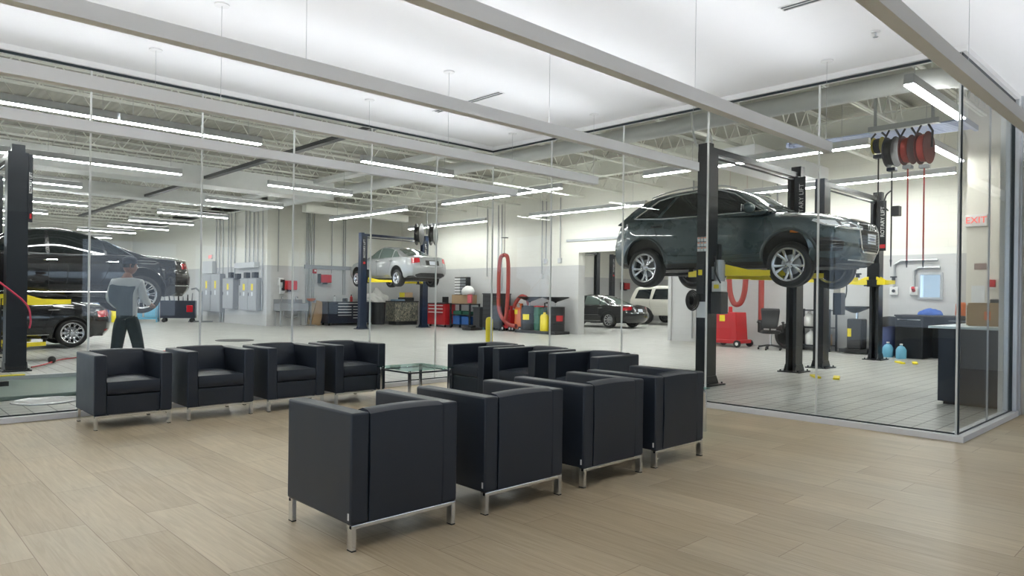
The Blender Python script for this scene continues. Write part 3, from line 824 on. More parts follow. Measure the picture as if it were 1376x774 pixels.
    def wheels(s, style, rim_r, width=.235, camber=0):
        sp = s.sp; rt = sp['rt']
        for ax in sp['axles']:
            for side in (1, -1):
                w = make_wheel(style, rt, rim_r, width, s.t)
                y = sp['track'] * side
                w.location = (ax, y, rt)
                w.rotation_euler = (0, 0, 0 if side > 0 else PI)
                hub = cyl(nb(), (ax, y - side * .10, rt), (ax, y - side * .5, rt + s.lift * .5), .05, seg=10)
                obj('axle', hub, M_dgrey, s.t)
    def mirror(s, x, z, mat, size=1.0):
        for side in (1, -1):
            y = s.W(x) * .93
            bm = nb(); bmesh.ops.create_uvsphere(bm, u_segments=16, v_segments=10, radius=1)
            for v in bm.verts: v.co = Vector((v.co.x * .10 * (1.0 if v.co.x > 0 else .6), v.co.y * .125, v.co.z * .085)) * size + Vector((x, side * (y + .13), z + s.lift))
            cyl(bm, (x, side * (y - .06), z - .05 + s.lift), (x, side * (y + .08), z - .03 + s.lift), .03, .025, 8)
            obj('mirror', bm, mat, s.t)
            obj('mirror_glass', box(nb(), x - .075, x - .062, side * (y + .13) - .09, side * (y + .13) + .09, z - .055 + s.lift, z + .055 + s.lift), M_chrome, s.t, bevel=.01)

WHEEL_CACHE = {}
def make_wheel(style, rt, rr, w, parent):
    """wheel with its outer face towards +y, centred on the hub"""
    key = (style, rt, rr, w)
    if key in WHEEL_CACHE:
        src = WHEEL_CACHE[key]; r = src.copy(); COL.objects.link(r); r.parent = parent
        for c in list(src.children):
            k = c.copy(); COL.objects.link(k); k.parent = r
        return r
    T = Matrix.Rotation(-PI / 2, 4, 'X')      # lathe z -> y
    h = w / 2
    bm = nb()
    lathe(bm, [(rr - .004, -h * .80), (rr + .012, -h * .95), (rr + (rt - rr) * .5, -h * 1.0), (rt - .022, -h * .90), (rt - .004, -h * .70), (rt, -h * .4), (rt, -.012), (rt - .007, -.010), (rt - .007, .010), (rt, .012),
               (rt, h * .4), (rt - .004, h * .70), (rt - .022, h * .90), (rr + (rt - rr) * .5, h * 1.0), (rr + .012, h * .95), (rr - .004, h * .80)], T, 56, cap=False)
    tyre = obj('tyre', bm, M_rubber, parent, ang=30)
    bm = nb(); lathe(bm, [(rr - .003, h * .86), (rr + .006, h * .90), (rr + .004, h * .80), (rr - .022, h * .74), (rr - .03, h * .2), (rr - .03, -h * .8), (rr + .004, -h * .86)], T, 56, 0, cap=False)
    # close barrel as a dark dish with brake disc
    lathe(bm, [(.0001, -h * .35), (rr - .031, -h * .35), (rr - .031, -h * .34)], T, 40, 1, cap=False)
    lathe(bm, [(.0001, -h * .05), (rr * .62, -h * .05), (rr * .62, -h * .2)], T, 40, 2, cap=False)
    fo = h * .62
    def spoke(a0, a1, r0, r1, w0, w1, z0=None, z1=None, th=.03):
        # from hub (angle a0) to lip (angle a1)
        z0 = fo - .005 if z0 is None else z0; z1 = h * .80 if z1 is None else z1
        def P(r, a, z, s_): return T @ Vector((r * math.cos(a) - s_ * math.sin(a), r * math.sin(a) + s_ * math.cos(a), z))
        n = 5; prev = None
        for i in range(n + 1):
            t_ = i / n; r = r0 + (r1 - r0) * t_; a = a0 + (a1 - a0) * t_; ww = w0 + (w1 - w0) * t_
            z = z0 + (z1 - z0) * t_ - .018 * math.sin(PI * t_)
            ring = [bm.verts.new(P(r, a, z - th, -ww)), bm.verts.new(P(r, a, z - .004, -ww)), bm.verts.new(P(r, a, z, -ww * .6)), bm.verts.new(P(r, a, z, ww * .6)), bm.verts.new(P(r, a, z - .004, ww)), bm.verts.new(P(r, a, z - th, ww))]
            if prev:
                for k in range(6): bm.faces.new((prev[k], prev[(k + 1) % 6], ring[(k + 1) % 6], ring[k]))
            prev = ring
    if style == 'five_double':
        for k in range(5):
            a = 2 * PI * k / 5 + PI / 2
            for s_ in (-1, 1): spoke(a + s_ * .10, a + s_ * .245, .05, rr - .01, .016, .022)
            for s_ in (-1,): spoke(a + .628, a + .628, .03, rr * .30, .016, .008, th=.02)
    elif style == 'ten_double':
        for k in range(10):
            a = 2 * PI * k / 10
            for s_ in (-1, 1): spoke(a + s_ * .07, a + s_ * .115, .045, rr - .01, .007, .011)
    elif style == 'ten_y':
        for k in range(10):
            a = 2 * PI * k / 10
            spoke(a, a, .04, rr * .55, .012, .012)
            for s_ in (-1, 1): spoke(a, a + s_ * .13, rr * .5, rr - .01, .011, .010)
    elif style == 'six_broad':
        for k in range(6):
            a = 2 * PI * k / 6; spoke(a, a, .05, rr - .008, .035, .055)
        lathe(bm, [(rr * .80, h * .70), (rr * .80, h * .78), (rr - .004, h * .84), (rr - .004, h * .7)], T, 40, cap=False)
    elif style == 'ten_plain':
        for k in range(10):
            a = 2 * PI * k / 10; spoke(a, a, .04, rr - .01, .016, .020)
    lathe(bm, [(.0001, fo + .012), (.028, fo + .012), (.034, fo + .006), (.05, fo + .002), (.062, fo - .01), (.062, fo - .04)], T, 24, cap=False)
    # five wheel nuts
    for k in range(5):
        a = 2 * PI * k / 5 + .3; p = T @ Vector((.045 * math.cos(a), .045 * math.sin(a), fo + .0)); p2 = T @ Vector((.045 * math.cos(a), .045 * math.sin(a), fo + .007)); cyl(bm, p, p2, .006, seg=6, mi=1)
    obj('rim', bm, [M_rim, M_blackm, M_steel], tyre, ang=40)
    WHEEL_CACHE[key] = tyre
    return tyre

def plate(car, x, z, w=.30, h=.15, rear=False, parent=None):
    pass

PG = pm('metallic_grey_green_paint', (0.038, 0.066, 0.076), 0.28, 0.2, coat=1.0, var=.02)
PB = pm('metallic_black_paint', (0.012, 0.012, 0.014), 0.25, 0.3, coat=1.0, var=.02)
PS = pm('metallic_silver_paint', (0.34, 0.35, 0.36), 0.3, 0.15, coat=1.0, var=.02)
PW = pm('pearl_white_paint', (0.66, 0.64, 0.58), 0.3, 0.1, coat=1.0, var=.02)
SIDE = [(0, .90), (.12, .965), (.35, .995), (.6, 1.0), (.85, .985), (1, .955)]

Q3 = dict(Lf=2.17, Lr=2.17, axles=(1.30, -1.30), rt=.345, track=.785, arch=.405, archz=.335, sill=.23, kickf=.0, kickr=.06, droop=.11, paint=PG,
    halfw=[(-2.17, .79), (-1.9, .865), (-1.5, .91), (-.8, .912), (0, .905), (.8, .912), (1.45, .915), (1.9, .865), (2.17, .77)],
    shoulder=[(-2.17, 1.00), (-1.9, 1.04), (-1.2, 1.06), (0, 1.02), (.9, .97), (1.5, .93), (1.95, .86), (2.17, .76)],
    top=[(-2.17, 1.05), (-1.9, 1.10), (-1.2, 1.13), (0, 1.12), (.9, 1.11), (1.5, 1.045), (1.95, .96), (2.17, .86)],
    nose=[(.2, -.16), (.34, -.04), (.5, .0), (.75, -.01), (.88, -.07), (1.0, -.16)], tail=[(.2, -.16), (.4, .02), (.6, .04), (.85, -.02), (1.1, -.12)], rampf=.75, rampr=.6, bowf=.27, bowr=.20,
    roof=[(1.02, 1.07), (.62, 1.30), (.28, 1.485), (0, 1.555), (-.35, 1.58), (-.9, 1.565), (-1.4, 1.49), (-1.72, 1.32), (-2.02, 1.04)], gh_base=1.02, gh_yb=.835, gh_yt=.635, gh_h=.52, wrap=.10,
    cladding=lambda x: .31)
q = Car(Q3, 'car', 'grey green compact SUV raised on the two-post lift near the glass', (11.10, 6.01, 1.49), -PI / 2)
q.wheels('five_double', .247)
G = q.bvh_gh
# side glass: front door, rear door, quarter light; chrome surround
q.patch('window_glass', [(.80, 1.095), (.30, 1.395), (.02, 1.485), (-.13, 1.495), (-.13, 1.09)], 'side', M_carglass, G)
q.patch('window_glass', [(-.19, 1.09), (-.19, 1.495), (-.72, 1.47), (-1.02, 1.10)], 'side', M_carglass, G)
q.patch('window_glass', [(-1.09, 1.105), (-.80, 1.455), (-1.12, 1.40), (-1.52, 1.13)], 'side', M_carglass, G)
q.line('window_trim', [(.86, 1.085), (.30, 1.415), (.02, 1.505), (-.35, 1.515), (-.80, 1.485), (-1.14, 1.42), (-1.58, 1.12), (-1.0, 1.08), (-.1, 1.07), (.5, 1.075)], 'side', M_chrome, .011, G, closed=True)
q.patch('windscreen', [(-.62, 1.08), (-.50, 1.44), (-.30, 1.475), (0, 1.485), (.30, 1.475), (.50, 1.44), (.62, 1.08), (0, 1.05)], 'front', M_carglass2, G, both=False, rings=8)
q.patch('rear_window', [(-.60, 1.12), (-.47, 1.44), (0, 1.46), (.47, 1.44), (.60, 1.12)], 'rear', M_carglass, G, both=False)
for s_ in (1, -1):
    obj('roof_rail', tube(nb(), [(.30, s_ * .60, 1.51 + .11), (.05, s_ * .605, 1.575 + .11), (-.5, s_ * .60, 1.605 + .11), (-1.0, s_ * .59, 1.57 + .11), (-1.35, s_ * .575, 1.50 + .11)], .013, 8, sm=5), M_chrome, q.t)
    obj('wiper', tube(nb(), [(.93, s_ * .25 + .1, 1.12 + .11), (.80, s_ * .25 - .25, 1.20 + .11)], .008, 6), M_blackp, q.t)
# shut lines, handles, sill line
for ln in ([(-.16, 1.07), (-.16, .9), (-.16, .35)], [(.93, .98), (.93, .7), (.90, .36)], [(-1.05, 1.07), (-1.10, .95), (-.98, .66), (-.80, .42)], [(.93, .36), (.4, .345), (-.75, .345)]):
    q.line('shut_line', ln, 'side', M_blackp, .0035)
q.line('hood_line', [(.93, .98), (1.3, .965), (1.7, .91), (2.0, .80)], 'side', M_blackp, .0035)
q.line('sill_moulding', [(.85, .42), (0, .40), (-.8, .43)], 'side', PG, .014)
for x in (-.05, -.98):
    q.patch('handle_recess', [(x + .05, .915), (x + .05, .975), (x - .17, .985), (x - .17, .925)], 'side', M_blackp, off=.003)
    for s_ in (1, -1):
        h_ = q.project((x - .06, .955), 'side', q.bvh_body, s_)[0]
        obj('door_handle', tube(nb(), [(x + .05, h_.y - s_ * .005, .952 + .11), (x + .02, h_.y + s_ * .03, .955 + .11), (x - .13, h_.y + s_ * .03, .965 + .11), (x - .17, h_.y - s_ * .005, .968 + .11)], .013, 8), PG, q.t)
# flared arches
for ax in Q3['axles']:
    pts = [(ax + .43 * math.cos(PI * k / 14), .335 + .43 * math.sin(PI * k / 14)) for k in range(15)]
    q.line('wheel_arch_lip', pts, 'side', pm('arch_grey', (.06, .08, .085), .4, .2), .022, off=-.004)
q.mirror(.70, 1.12, PG)
# front: single-frame grille with slats, chrome surround, rings, plate, lamps, intakes
gr = [(-.30, .90), (-.37, .80), (-.335, .50), (-.27, .42), (.27, .42), (.335, .50), (.37, .80), (.30, .90)]
q.patch('grille', gr, 'front', M_blackp, off=.004, both=False)
for z in (.46, .50, .54, .58, .62, .66, .70, .74, .78, .82, .86):
    w = .30 if z < .5 else (.33 if z < .84 else .31)
    q.line('grille_slat', [(-w, z), (0, z), (w, z)], 'front', M_blackm, .006, both=False, off=.008)
q.line('grille_frame', gr, 'front', M_chrome, .014, both=False, closed=True, off=.008)
hp = q.project((0, .78), 'front', q.bvh_body)[0]
bm = nb()
for k in range(4):
    c = Vector((hp.x + .02, -.105 + k * .07, .79 + .11))
    tube(bm, [c + Vector((-abs(.0), .047 * math.cos(a), .047 * math.sin(a))) for a in [2 * PI * i / 20 for i in range(20)]], .0065, 6, closed=True)
obj('ring_emblem', bm, M_chrome, q.t)
obj('number_plate', box(nb(), hp.x + .012, hp.x + .024, -.155, .155, .545 + .11, .695 + .11), M_plate, q.t, bevel=.004)
bm = nb()
for z in (.60, .625): box(bm, hp.x + .024, hp.x + .0255, -.09, .09, z + .11, z + .118)
obj('plate_marking', bm, pm('plate_blue', (.1, .16, .4), .5), q.t, smooth=False)
hl = [(-.42, .825), (-.10, .895), (.33, .93), (.36, .90), (.22, .83), (-.10, .775), (-.40, .765)]
for o_ in q.patch('headlight', [(a, b - .035) for a, b in hl], 42, M_clearl, off=.006): pass
q.line('headlight_led', [(-.38, .745), (-.1, .76), (.18, .80), (.32, .86)], 42, M_whitep, .009, off=.006)
q.patch('headlight_bezel', [(-.30, .785), (-.12, .85), (.02, .865), (.0, .79), (-.14, .765)], 42, M_dgrey, off=.010)
q.patch('side_marker', [(.42, .70), (.42, .73), (.56, .74), (.56, .715)], 60, M_amber, off=.006)
q.patch('air_intake', [(-.02, .42), (-.04, .56), (.08, .62), (.36, .62), (.40, .58), (.36, .46), (.30, .42)], 38, M_blackp, off=.004)
for z in (.47, .52, .57): q.line('intake_slat', [(.0, z), (.18, z), (.36, z)], 38, M_blackm, .008, off=.006)
q.line('bumper_lip', [(-.5, .30), (0, .29), (.5, .30)], 'front', M_ltgrey, .012, both=False, off=.002)
# rear lamps
q.patch('tail_light', [(-.02, .83), (-.05, .98), (.20, 1.03), (.30, .98), (.26, .86)], 140, M_tail, off=.006)
q.patch('reflector', [(.10, .50), (.10, .56), (.26, .57), (.26, .51)], 140, M_tail, off=.006)
# underside
bm = nb(); box(bm, -1.7, 1.8, -.55, .55, .20 + .11, .26 + .11); tube(bm, [(-2.0, .3, .28), (-1.2, .28, .26), (1.2, .1, .26)], .035, 8); box(bm, -2.0, -1.75, -.35, .35, .25, .38)
obj('underbody', bm, M_dgrey, q.t, bevel=.01)

def sedan_spec(paint, Lf, Lr, wb2, hwid, scale_z=1.0, rt=.33, droop=.11, roofh=1.44, tailh=1.02):
    k = roofh - 1.44
    return dict(Lf=Lf, Lr=Lr, axles=(wb2, -wb2), rt=rt, track=hwid - .125, arch=rt + .055, archz=rt - .01, sill=.21, kickf=.0, kickr=.08, droop=droop, paint=paint,
        halfw=[(-Lr, hwid - .14), (-Lr + .35, hwid - .05), (-wb2, hwid), (0, hwid), (wb2, hwid - .005), (Lf - .35, hwid - .07), (Lf, hwid - .17)],
        shoulder=[(-Lr, tailh - .12), (-wb2 - .3, tailh - .07), (-wb2 + .3, .97), (0, .93), (wb2 - .2, .87), (Lf - .4, .74), (Lf, .64)],
        top=[(-Lr, tailh - .05), (-Lr + .25, tailh - .01), (-wb2, tailh + .02), (-wb2 + .5, 1.03), (0, 1.0), (wb2 - .5, .98), (wb2, .93), (Lf - .4, .82), (Lf, .70)],
        nose=[(.2, -.14), (.34, -.03), (.5, .0), (.66, -.02), (.8, -.12)], tail=[(.2, -.14), (.42, .02), (.6, .03), (.85, -.04), (1.05, -.09)], rampf=.75, rampr=.6, bowf=.26, bowr=.22,
        roof=[(wb2 - .38, .98), (wb2 - .85, 1.20 + k * .5), (wb2 - 1.25, 1.375 + k), (wb2 - 1.6, 1.43 + k), (-.15, 1.44 + k), (-.65, 1.39 + k), (-1.05, 1.27 + k * .6), (-1.45, 1.12), (-1.85, .99)],
        gh_base=.93, gh_yb=hwid - .10, gh_yt=hwid - .30, gh_h=roofh - .95, wrap=.16)
def sedan_details(c, sp, style, rr, glass, trim_mat, plate_dark=True, full=True, sp_low=True):
    G = c.bvh_gh; wb = sp['axles'][0]; hw_ = sp['halfw'][3][1]; L = sp['Lr']
    c.wheels(style, rr)
    top = sp['roof'][4][1]
    A0, A1 = wb - .55, wb - 1.30
    c.patch('window_glass', [(A0, .99), (A1 + .12, top - .115), (A1 - .15, top - .075), (-.02, top - .07), (-.02, .985)], 'side', glass, G)
    c.patch('window_glass', [(-.08, .985), (-.08, top - .07), (-.48, top - .085), (-.88, top - .17), (-.94, .99)], 'side', glass, G)
    c.patch('window_glass', [(-.99, .995), (-.94, top - .19), (-1.12, top - .26), (-1.38, 1.01)], 'side', glass, G)
    c.line('window_trim', [(A0 + .08, .975), (A1 + .16, top - .095), (A1 - .15, top - .055), (-.1, top - .05), (-.5, top - .065), (-.95, top - .165), (-1.44, .985), (-.9, .97), (0, .965)], 'side', trim_mat, .010, G, closed=True)
    c.patch('rear_window', [(-.56, 1.02), (-.43, 1.31 + (top - 1.44)), (0, 1.35 + (top - 1.44)), (.43, 1.31 + (top - 1.44)), (.56, 1.02), (0, 1.0)], 'rear', glass, G, both=False, rings=7)
    c.patch('windscreen', [(-.58, 1.01), (-.46, 1.31), (0, 1.35), (.46, 1.31), (.58, 1.01), (0, .99)], 'front', glass, G, both=False, rings=7)
    for ln in ([(-.05, .96), (-.05, .7), (-.05, .30)], [(wb - .42, .90), (wb - .42, .6), (wb - .45, .30)], [(-.98, .96), (-1.04, .86), (-.95, .62), (-.85, .42)]):
        c.line('shut_line', ln, 'side', M_blackp, .0035)
    c.line('side_moulding', [(wb - .42, .30), (0, .29), (-wb + .45, .30)], 'side', trim_mat, .009)
    for x in (.02, -.95):
        for s_ in (1, -1):
            h_ = c.project((x - .1, .85), 'side', c.bvh_body, s_)
            if h_:
                h_ = h_[0]; obj('door_handle', tube(nb(), [(x, h_.y - s_ * .005, .85 + c.lift), (x - .03, h_.y + s_ * .03, .853 + c.lift), (x - .19, h_.y + s_ * .03, .86 + c.lift), (x - .22, h_.y - s_ * .005, .86 + c.lift)], .012, 8), trim_mat, c.t)
    for ax in sp['axles']:
        pts = [(ax + (sp['arch'] + .012) * math.cos(PI * k / 14), sp['archz'] + (sp['arch'] + .012) * math.sin(PI * k / 14)) for k in range(15)]
        c.line('wheel_arch_lip', pts, 'side', sp['paint'], .012, off=-.004)
    c.mirror(wb - .62, 1.0, sp['paint'], .95)
    tl = sp['top'][0][1]
    c.line('boot_line', [(-.52, tl - .03), (-.50, .62), (0, .58), (.50, .62), (.52, tl - .03)], 'rear', M_blackp, .0035, both=False)

# -- black saloon raised at the left of the glass wall
S1 = sedan_spec(PB, 2.52, 2.62, 1.56, .945, rt=.36, droop=.10, roofh=1.46)
s1 = Car(S1, 'car', 'black sedan raised on the lift behind the outer armchair, wheel before the mechanic', (2.59, 15.45, .894), 0)
# it points away from the picture's edge: tail towards +X
s1.t.rotation_euler = (0, 0, PI)
sedan_details(s1, S1, 'ten_double', .262, M_carglass, M_chrome)
s1.patch('tail_light', [(-.20, .77), (-.20, .87), (.06, .90), (.12, .86), (.06, .79)], 140, M_tail, off=.006)
s1.line('chrome_loop', [(-1.86, .875), (-1.78, .90), (-1.48, .90), (-1.40, .875), (-1.48, .85), (-1.78, .85)], 'side', M_chrome, .008, closed=True)  # elongated chrome loop on the rear side panel
s1.line('bumper_trim', [(-.35, .44), (0, .44), (.20, .45)], 140, M_chrome, .010)
s1.line('bumper_line', [(-.3, .60), (0, .60), (.22, .62)], 140, M_blackp, .004)
obj('underbody', box(nb(), -1.9, 2.0, -.5, .5, .20, .30), M_dgrey, s1.t, bevel=.02)

S2 = sedan_spec(PB, 2.35, 2.32, 1.42, .91, rt=.325, droop=.0, roofh=1.42, tailh=1.0)
s2 = Car(S2, 'car', 'black sedan standing low between lift arms, only its tail and one wheel showing', (3.83 - 1.42, 19.35, .02), PI)
sedan_details(s2, S2, 'ten_y', .232, M_carglass, M_chrome)
s2.patch('tail_light', [(-.25, .68), (-.25, .82), (.12, .86), (.20, .80), (.14, .70)], 140, M_tail, off=.006)
s2.patch('reflector', [(-.10, .36), (-.10, .40), (.12, .41), (.12, .37)], 140, M_tail, off=.006)

S3 = sedan_spec(PS, 2.37, 2.43, 1.38, .905, rt=.32, droop=.11, roofh=1.45, tailh=1.05)
s3 = Car(S3, 'car', 'silver sedan raised on a blue-black lift, seen from behind', (15.75, 23.1, 1.62), PI / 2)
sedan_details(s3, S3, 'six_broad', .21, M_carglass2, M_chrome)
s3.patch('tail_light', [(-.16, .74), (-.16, .93), (.10, .95), (.14, .90), (.14, .78)], 145, M_tail, off=.006)
s3.patch('plate_recess', [(-.30, .68), (-.30, .86), (.30, .86), (.30, .68)], 'rear', M_blackp, off=.004, both=False)
s3.patch('number_plate', [(-.15, .695), (-.15, .835), (.15, .835), (.15, .695)], 'rear', M_plate, off=.012, both=False)
s3.patch('lower_bumper', [(-.62, .24), (-.66, .34), (-.5, .40), (.5, .40), (.66, .34), (.62, .24)], 'rear', M_dgrey, off=.005, both=False)
obj('underbody', box(nb(), -1.9, 1.9, -.5, .5, .22, .34), M_dgrey, s3.t, bevel=.02)

S4 = sedan_spec(PB, 2.5, 2.55, 1.52, .945, rt=.345, droop=.0, roofh=1.45, tailh=1.02)
s4 = Car(S4, 'car', 'black sedan parked beyond the wide wall opening', (24.95, 20.55, 0), PI / 2)
sedan_details(s4, S4, 'ten_plain', .235, M_carglass2, M_chrome)
s4.patch('tail_light', [(-.30, .76), (-.30, .92), (.12, .94), (.20, .88), (.12, .78)], 145, M_tail, off=.006)
s4.patch('number_plate', [(-.16, .70), (-.16, .83), (.16, .83), (.16, .70)], 'rear', M_plate, off=.010, both=False)
s4.line('rear_trim', [(-.62, .66), (0, .66), (.62, .66)], 'rear', M_chrome, .008, both=False)
s4.line('side_strip', [(1.0, .55), (0, .54), (-1.0, .56)], 'side', M_chrome, .008)

# -- pearl white large SUV
S5 = dict(Lf=2.55, Lr=2.55, axles=(1.47, -1.47), rt=.38, track=.86, arch=.46, archz=.37, sill=.42, kickf=.0, kickr=.0, droop=.0, paint=PW,
    halfw=[(-2.55, .93), (-2.3, .985), (-1.5, 1.0), (0, 1.0), (1.5, 1.0), (2.2, .97), (2.55, .88)],
    shoulder=[(-2.55, 1.16), (-1.5, 1.18), (0, 1.16), (1.2, 1.12), (2.3, 1.05), (2.55, .98)],
    top=[(-2.55, 1.18), (-1.5, 1.20), (0, 1.19), (1.0, 1.20), (2.3, 1.13), (2.55, 1.04)],
    nose=[(.3, -.08), (.5, 0), (.9, 0), (1.1, -.06)], tail=[(.3, -.05), (.5, .03), (.9, 0), (1.18, -.03)], rampf=.5, rampr=.4, bowf=.16, bowr=.1,
    roof=[(1.15, 1.16), (.85, 1.45), (.55, 1.74), (.2, 1.86), (-.6, 1.90), (-1.8, 1.87), (-2.25, 1.80), (-2.42, 1.5), (-2.52, 1.14)], gh_base=1.12, gh_yb=.93, gh_yt=.74, gh_h=.74, wrap=.08)
s5 = Car(S5, 'car', 'pearl white large SUV parked beyond the wide wall opening', (30.0, 19.2, .05), -PI / 2)
s5.wheels('five_double', .25, .26)
for P_ in ([(.95, 1.22), (.50, 1.64), (.28, 1.72), (-.02, 1.73), (-.02, 1.21)], [(-.14, 1.21), (-.14, 1.73), (-.98, 1.72), (-1.10, 1.21)], [(-1.25, 1.22), (-1.20, 1.72), (-2.0, 1.68), (-2.15, 1.24)]):
    s5.patch('window_glass', P_, 'side', M_carglass, s5.bvh_gh)
s5.patch('rear_window', [(-.66, 1.22), (-.60, 1.70), (.60, 1.70), (.66, 1.22)], 'rear', M_carglass, s5.bvh_gh, both=False)
for ln in ([(-.08, 1.15), (-.08, .5)], [(1.0, 1.12), (1.0, .5)], [(-1.2, 1.15), (-1.2, .95), (-1.05, .6)]): s5.line('shut_line', ln, 'side', M_blackp, .005)
s5.line('side_moulding', [(.95, .78), (0, .78), (-1.0, .78)], 'side', PW, .02)
s5.mirror(.82, 1.28, M_chrome, 1.25)
s5.patch('tail_light', [(.05, .95), (.05, 1.25), (.18, 1.25), (.18, .95)], 140, M_tail, off=.006)

# ================================================================ lifts
def lift(label, loc, rz, span=3.1, ht=3.53, armz=1.55, col=M_blackm, reach=.95, ins=.62, text_posts=(1,), extra=False, group=None, bar=True, arms=True, d=.095, plate_w=.14, face_y=False):
    t = thing('two_post_lift', label, 'car lift', loc, rz, group)
    for pi, s_ in enumerate((-1, 1)):
        x = s_ * span / 2
        bm = nb()
        # open column profile, mouth towards the car
        w = .135
        o_ = x; i_ = x - s_ * 2 * w
        box(bm, min(x, x - s_ * .02), max(x, x - s_ * .02), -d, d, .02, ht)
        for sy in (-1, 1):
            box(bm, min(x - s_ * .02, i_), max(x - s_ * .02, i_), min(sy * d, sy * (d - .012)), max(sy * d, sy * (d - .012)), .02, ht)
            box(bm, min(i_, i_ + s_ * .012), max(i_, i_ + s_ * .012), min(sy * (d - .012), sy * (d - .055)), max(sy * (d - .012), sy * (d - .055)), .02, ht)
        po = obj('column', bm, col, t, smooth=False)
        bm = nb(); xc = x - s_ * w
        box(bm, xc - .24, xc + .24, -.2, .2, 0, .02)
        for sy in (-1, 1): prism(bm, [(xc - .2, .02), (xc + .2, .02), (xc + .13, .14), (xc - .13, .14)], 'y', sy * (d + .005) - .006, sy * (d + .005) + .006)
        for bx in (-.2, .2):
            for by in (-.16, .16): cyl(bm, (xc + bx, by, .02), (xc + bx, by, .045), .014, seg=8)
        obj('base_plate', bm, col, t, smooth=False)
        # carriage
        if arms:
            bm = nb(); xi = x - s_ * (2 * w - .02)
            box(bm, min(xi, xi - s_ * .09), max(xi, xi - s_ * .09), -.13, .13, armz - .1, armz + .42)
            box(bm, min(xi - s_ * .05, xi - s_ * .16), max(xi - s_ * .05, xi - s_ * .16), -.17, .17, armz - .09, armz + .05)
            obj('carriage', bm, M_blackm, t, bevel=.006, smooth=False)
            for sy in (-1, 1):
                p0 = Vector((xi - s_ * .10, sy * .12, armz)); p1 = Vector((s_ * ins, sy * reach, armz))
                dv = (p1 - p0); L_ = dv.length; an = math.atan2(dv.y, dv.x)
                T = Matrix.Translation(p0) @ Matrix.Rotation(an, 4, 'Z')
                bm = nb(); box(bm, -.03, L_ * .58, -.06, .06, -.06, .04, T=T); box(bm, L_ * .5, L_, -.042, .042, -.05, .035, T=T)
                prism(bm, [(-.02, .035), (L_ * .4, .035), (.02, .12), (-.02, .12)], 'y', -.05, -.04, T=T); prism(bm, [(-.02, .035), (L_ * .4, .035), (.02, .12), (-.02, .12)], 'y', .04, .05, T=T)
                ar = obj('arm', bm, M_yel, t, smooth=False, bevel=.003)
                cyl_ = nb(); cyl(cyl_, p1 + Vector((0, 0, .03)), p1 + Vector((0, 0, .09)), .035, seg=12); cyl(cyl_, p1 + Vector((0, 0, .09)), p1 + Vector((0, 0, .115)), .065, seg=16)
                obj('lift_pad', cyl_, M_rubber, ar)
        # name plate with lettering on the column flagged
        if pi in text_posts and face_y:
            xc = x - s_ * w
            pl = obj('name_plate', box(nb(), xc - .075, xc + .075, -d - .013, -d, ht - 1.12, ht - .02), M_blackm, t, smooth=False)
            ex = Vector((0, 0, 1)); nz = Vector((0, -1, 0)); ey = nz.cross(ex)
            m_ = Matrix((ex, ey, nz)).transposed().to_4x4(); m_.translation = (xc, -d - .0145, ht - .48)
            text_mesh('lettering', 'ROTARY LIFT', .118, M_whitep, pl, m_)
            obj('red_mark', box(nb(), xc - .05, xc + .05, -d - .0145, -d - .013, ht - 1.06, ht - .98), M_red, pl, smooth=False)
        elif pi in text_posts:
            pw = plate_w; yb_ = -d - pw
            xp = x - .012 if s_ < 0 else x - 2 * w - .012
            pl = obj('name_plate', box(nb(), xp, xp + .012, yb_, -d + .002, ht - 1.12, ht - .02), M_blackm, t, smooth=False)
            ex = Vector((0, 0, 1)); nz = Vector((-1, 0, 0)); ey = nz.cross(ex)
            m_ = Matrix((ex, ey, nz)).transposed().to_4x4(); m_.translation = (xp - .0015, yb_ + pw / 2, ht - .48)
            text_mesh('lettering', 'ROTARY LIFT', min(.112, pw * 1.05), M_whitep, pl, m_)
            obj('red_mark', box(nb(), xp - .002, xp, yb_ + .015, yb_ + pw - .015, ht - 1.06, ht - .98), M_red, pl, smooth=False)
    if bar:
        bm = nb(); box(bm, -span / 2 + .02, span / 2 - .02, -.035, .035, ht + .0, ht + .09); box(bm, -span / 2, -span / 2 + .14, -.09, .09, ht, ht + .12); box(bm, span / 2 - .14, span / 2, -.09, .09, ht, ht + .2)
        tube(bm, [(-span / 2 + .3, 0, ht - .06), (span / 2 - .3, 0, ht - .06)], .018, 8)
        obj('overhead_bar', bm, col, t, smooth=False)
    return t

lA = lift('black two-post lift holding the grey green SUV', (11.03, 5.65, 0), 0, span=3.30, armz=1.72, text_posts=(1,), ins=.60, reach=.85)
lB = lift('black two-post lift standing empty beside the hose reels', (15.2, 5.66, 0), 0, span=3.2, armz=1.72, text_posts=(1,), ins=1.0, reach=.5)
lC = lift('black two-post lift holding the raised black sedan, post before the glass edge', (2.05, 15.25, 0), PI / 2, span=3.2, armz=1.12, text_posts=(0,), ins=.75, reach=.9, d=.14, plate_w=.055)
lD = lift('yellow armed two-post lift around the low black sedan', (2.3, 19.3, 0), PI / 2, span=3.3, armz=.13, text_posts=(), ins=.8, reach=1.0)
lE = lift('blue black two-post lift holding the silver sedan', (15.72, 23.1, 0), 0, span=3.15, armz=1.84, col=pm('blue_black_enamel', (.008, .018, .045), .3), face_y=True, text_posts=(0, 1), ins=.6, reach=.9)
lF = lift('dark two-post lift beyond the opening, its plain post nearest the opening edge', (26.9, 23.2, 0), 0, span=3.1, arms=False, text_posts=(0,), bar=True)
lG = lift('dark two-post lift beyond the opening by the white SUV', (30.3, 17.6, 0), 0, span=3.3, armz=.16, text_posts=(), ins=.9, reach=1.9)
lH = lift('dark two-post lift with a lettered post beyond the opening, above the parked black sedan', (31.5, 23.6, 0), 0, span=3.1, arms=False, text_posts=(0,), face_y=True)

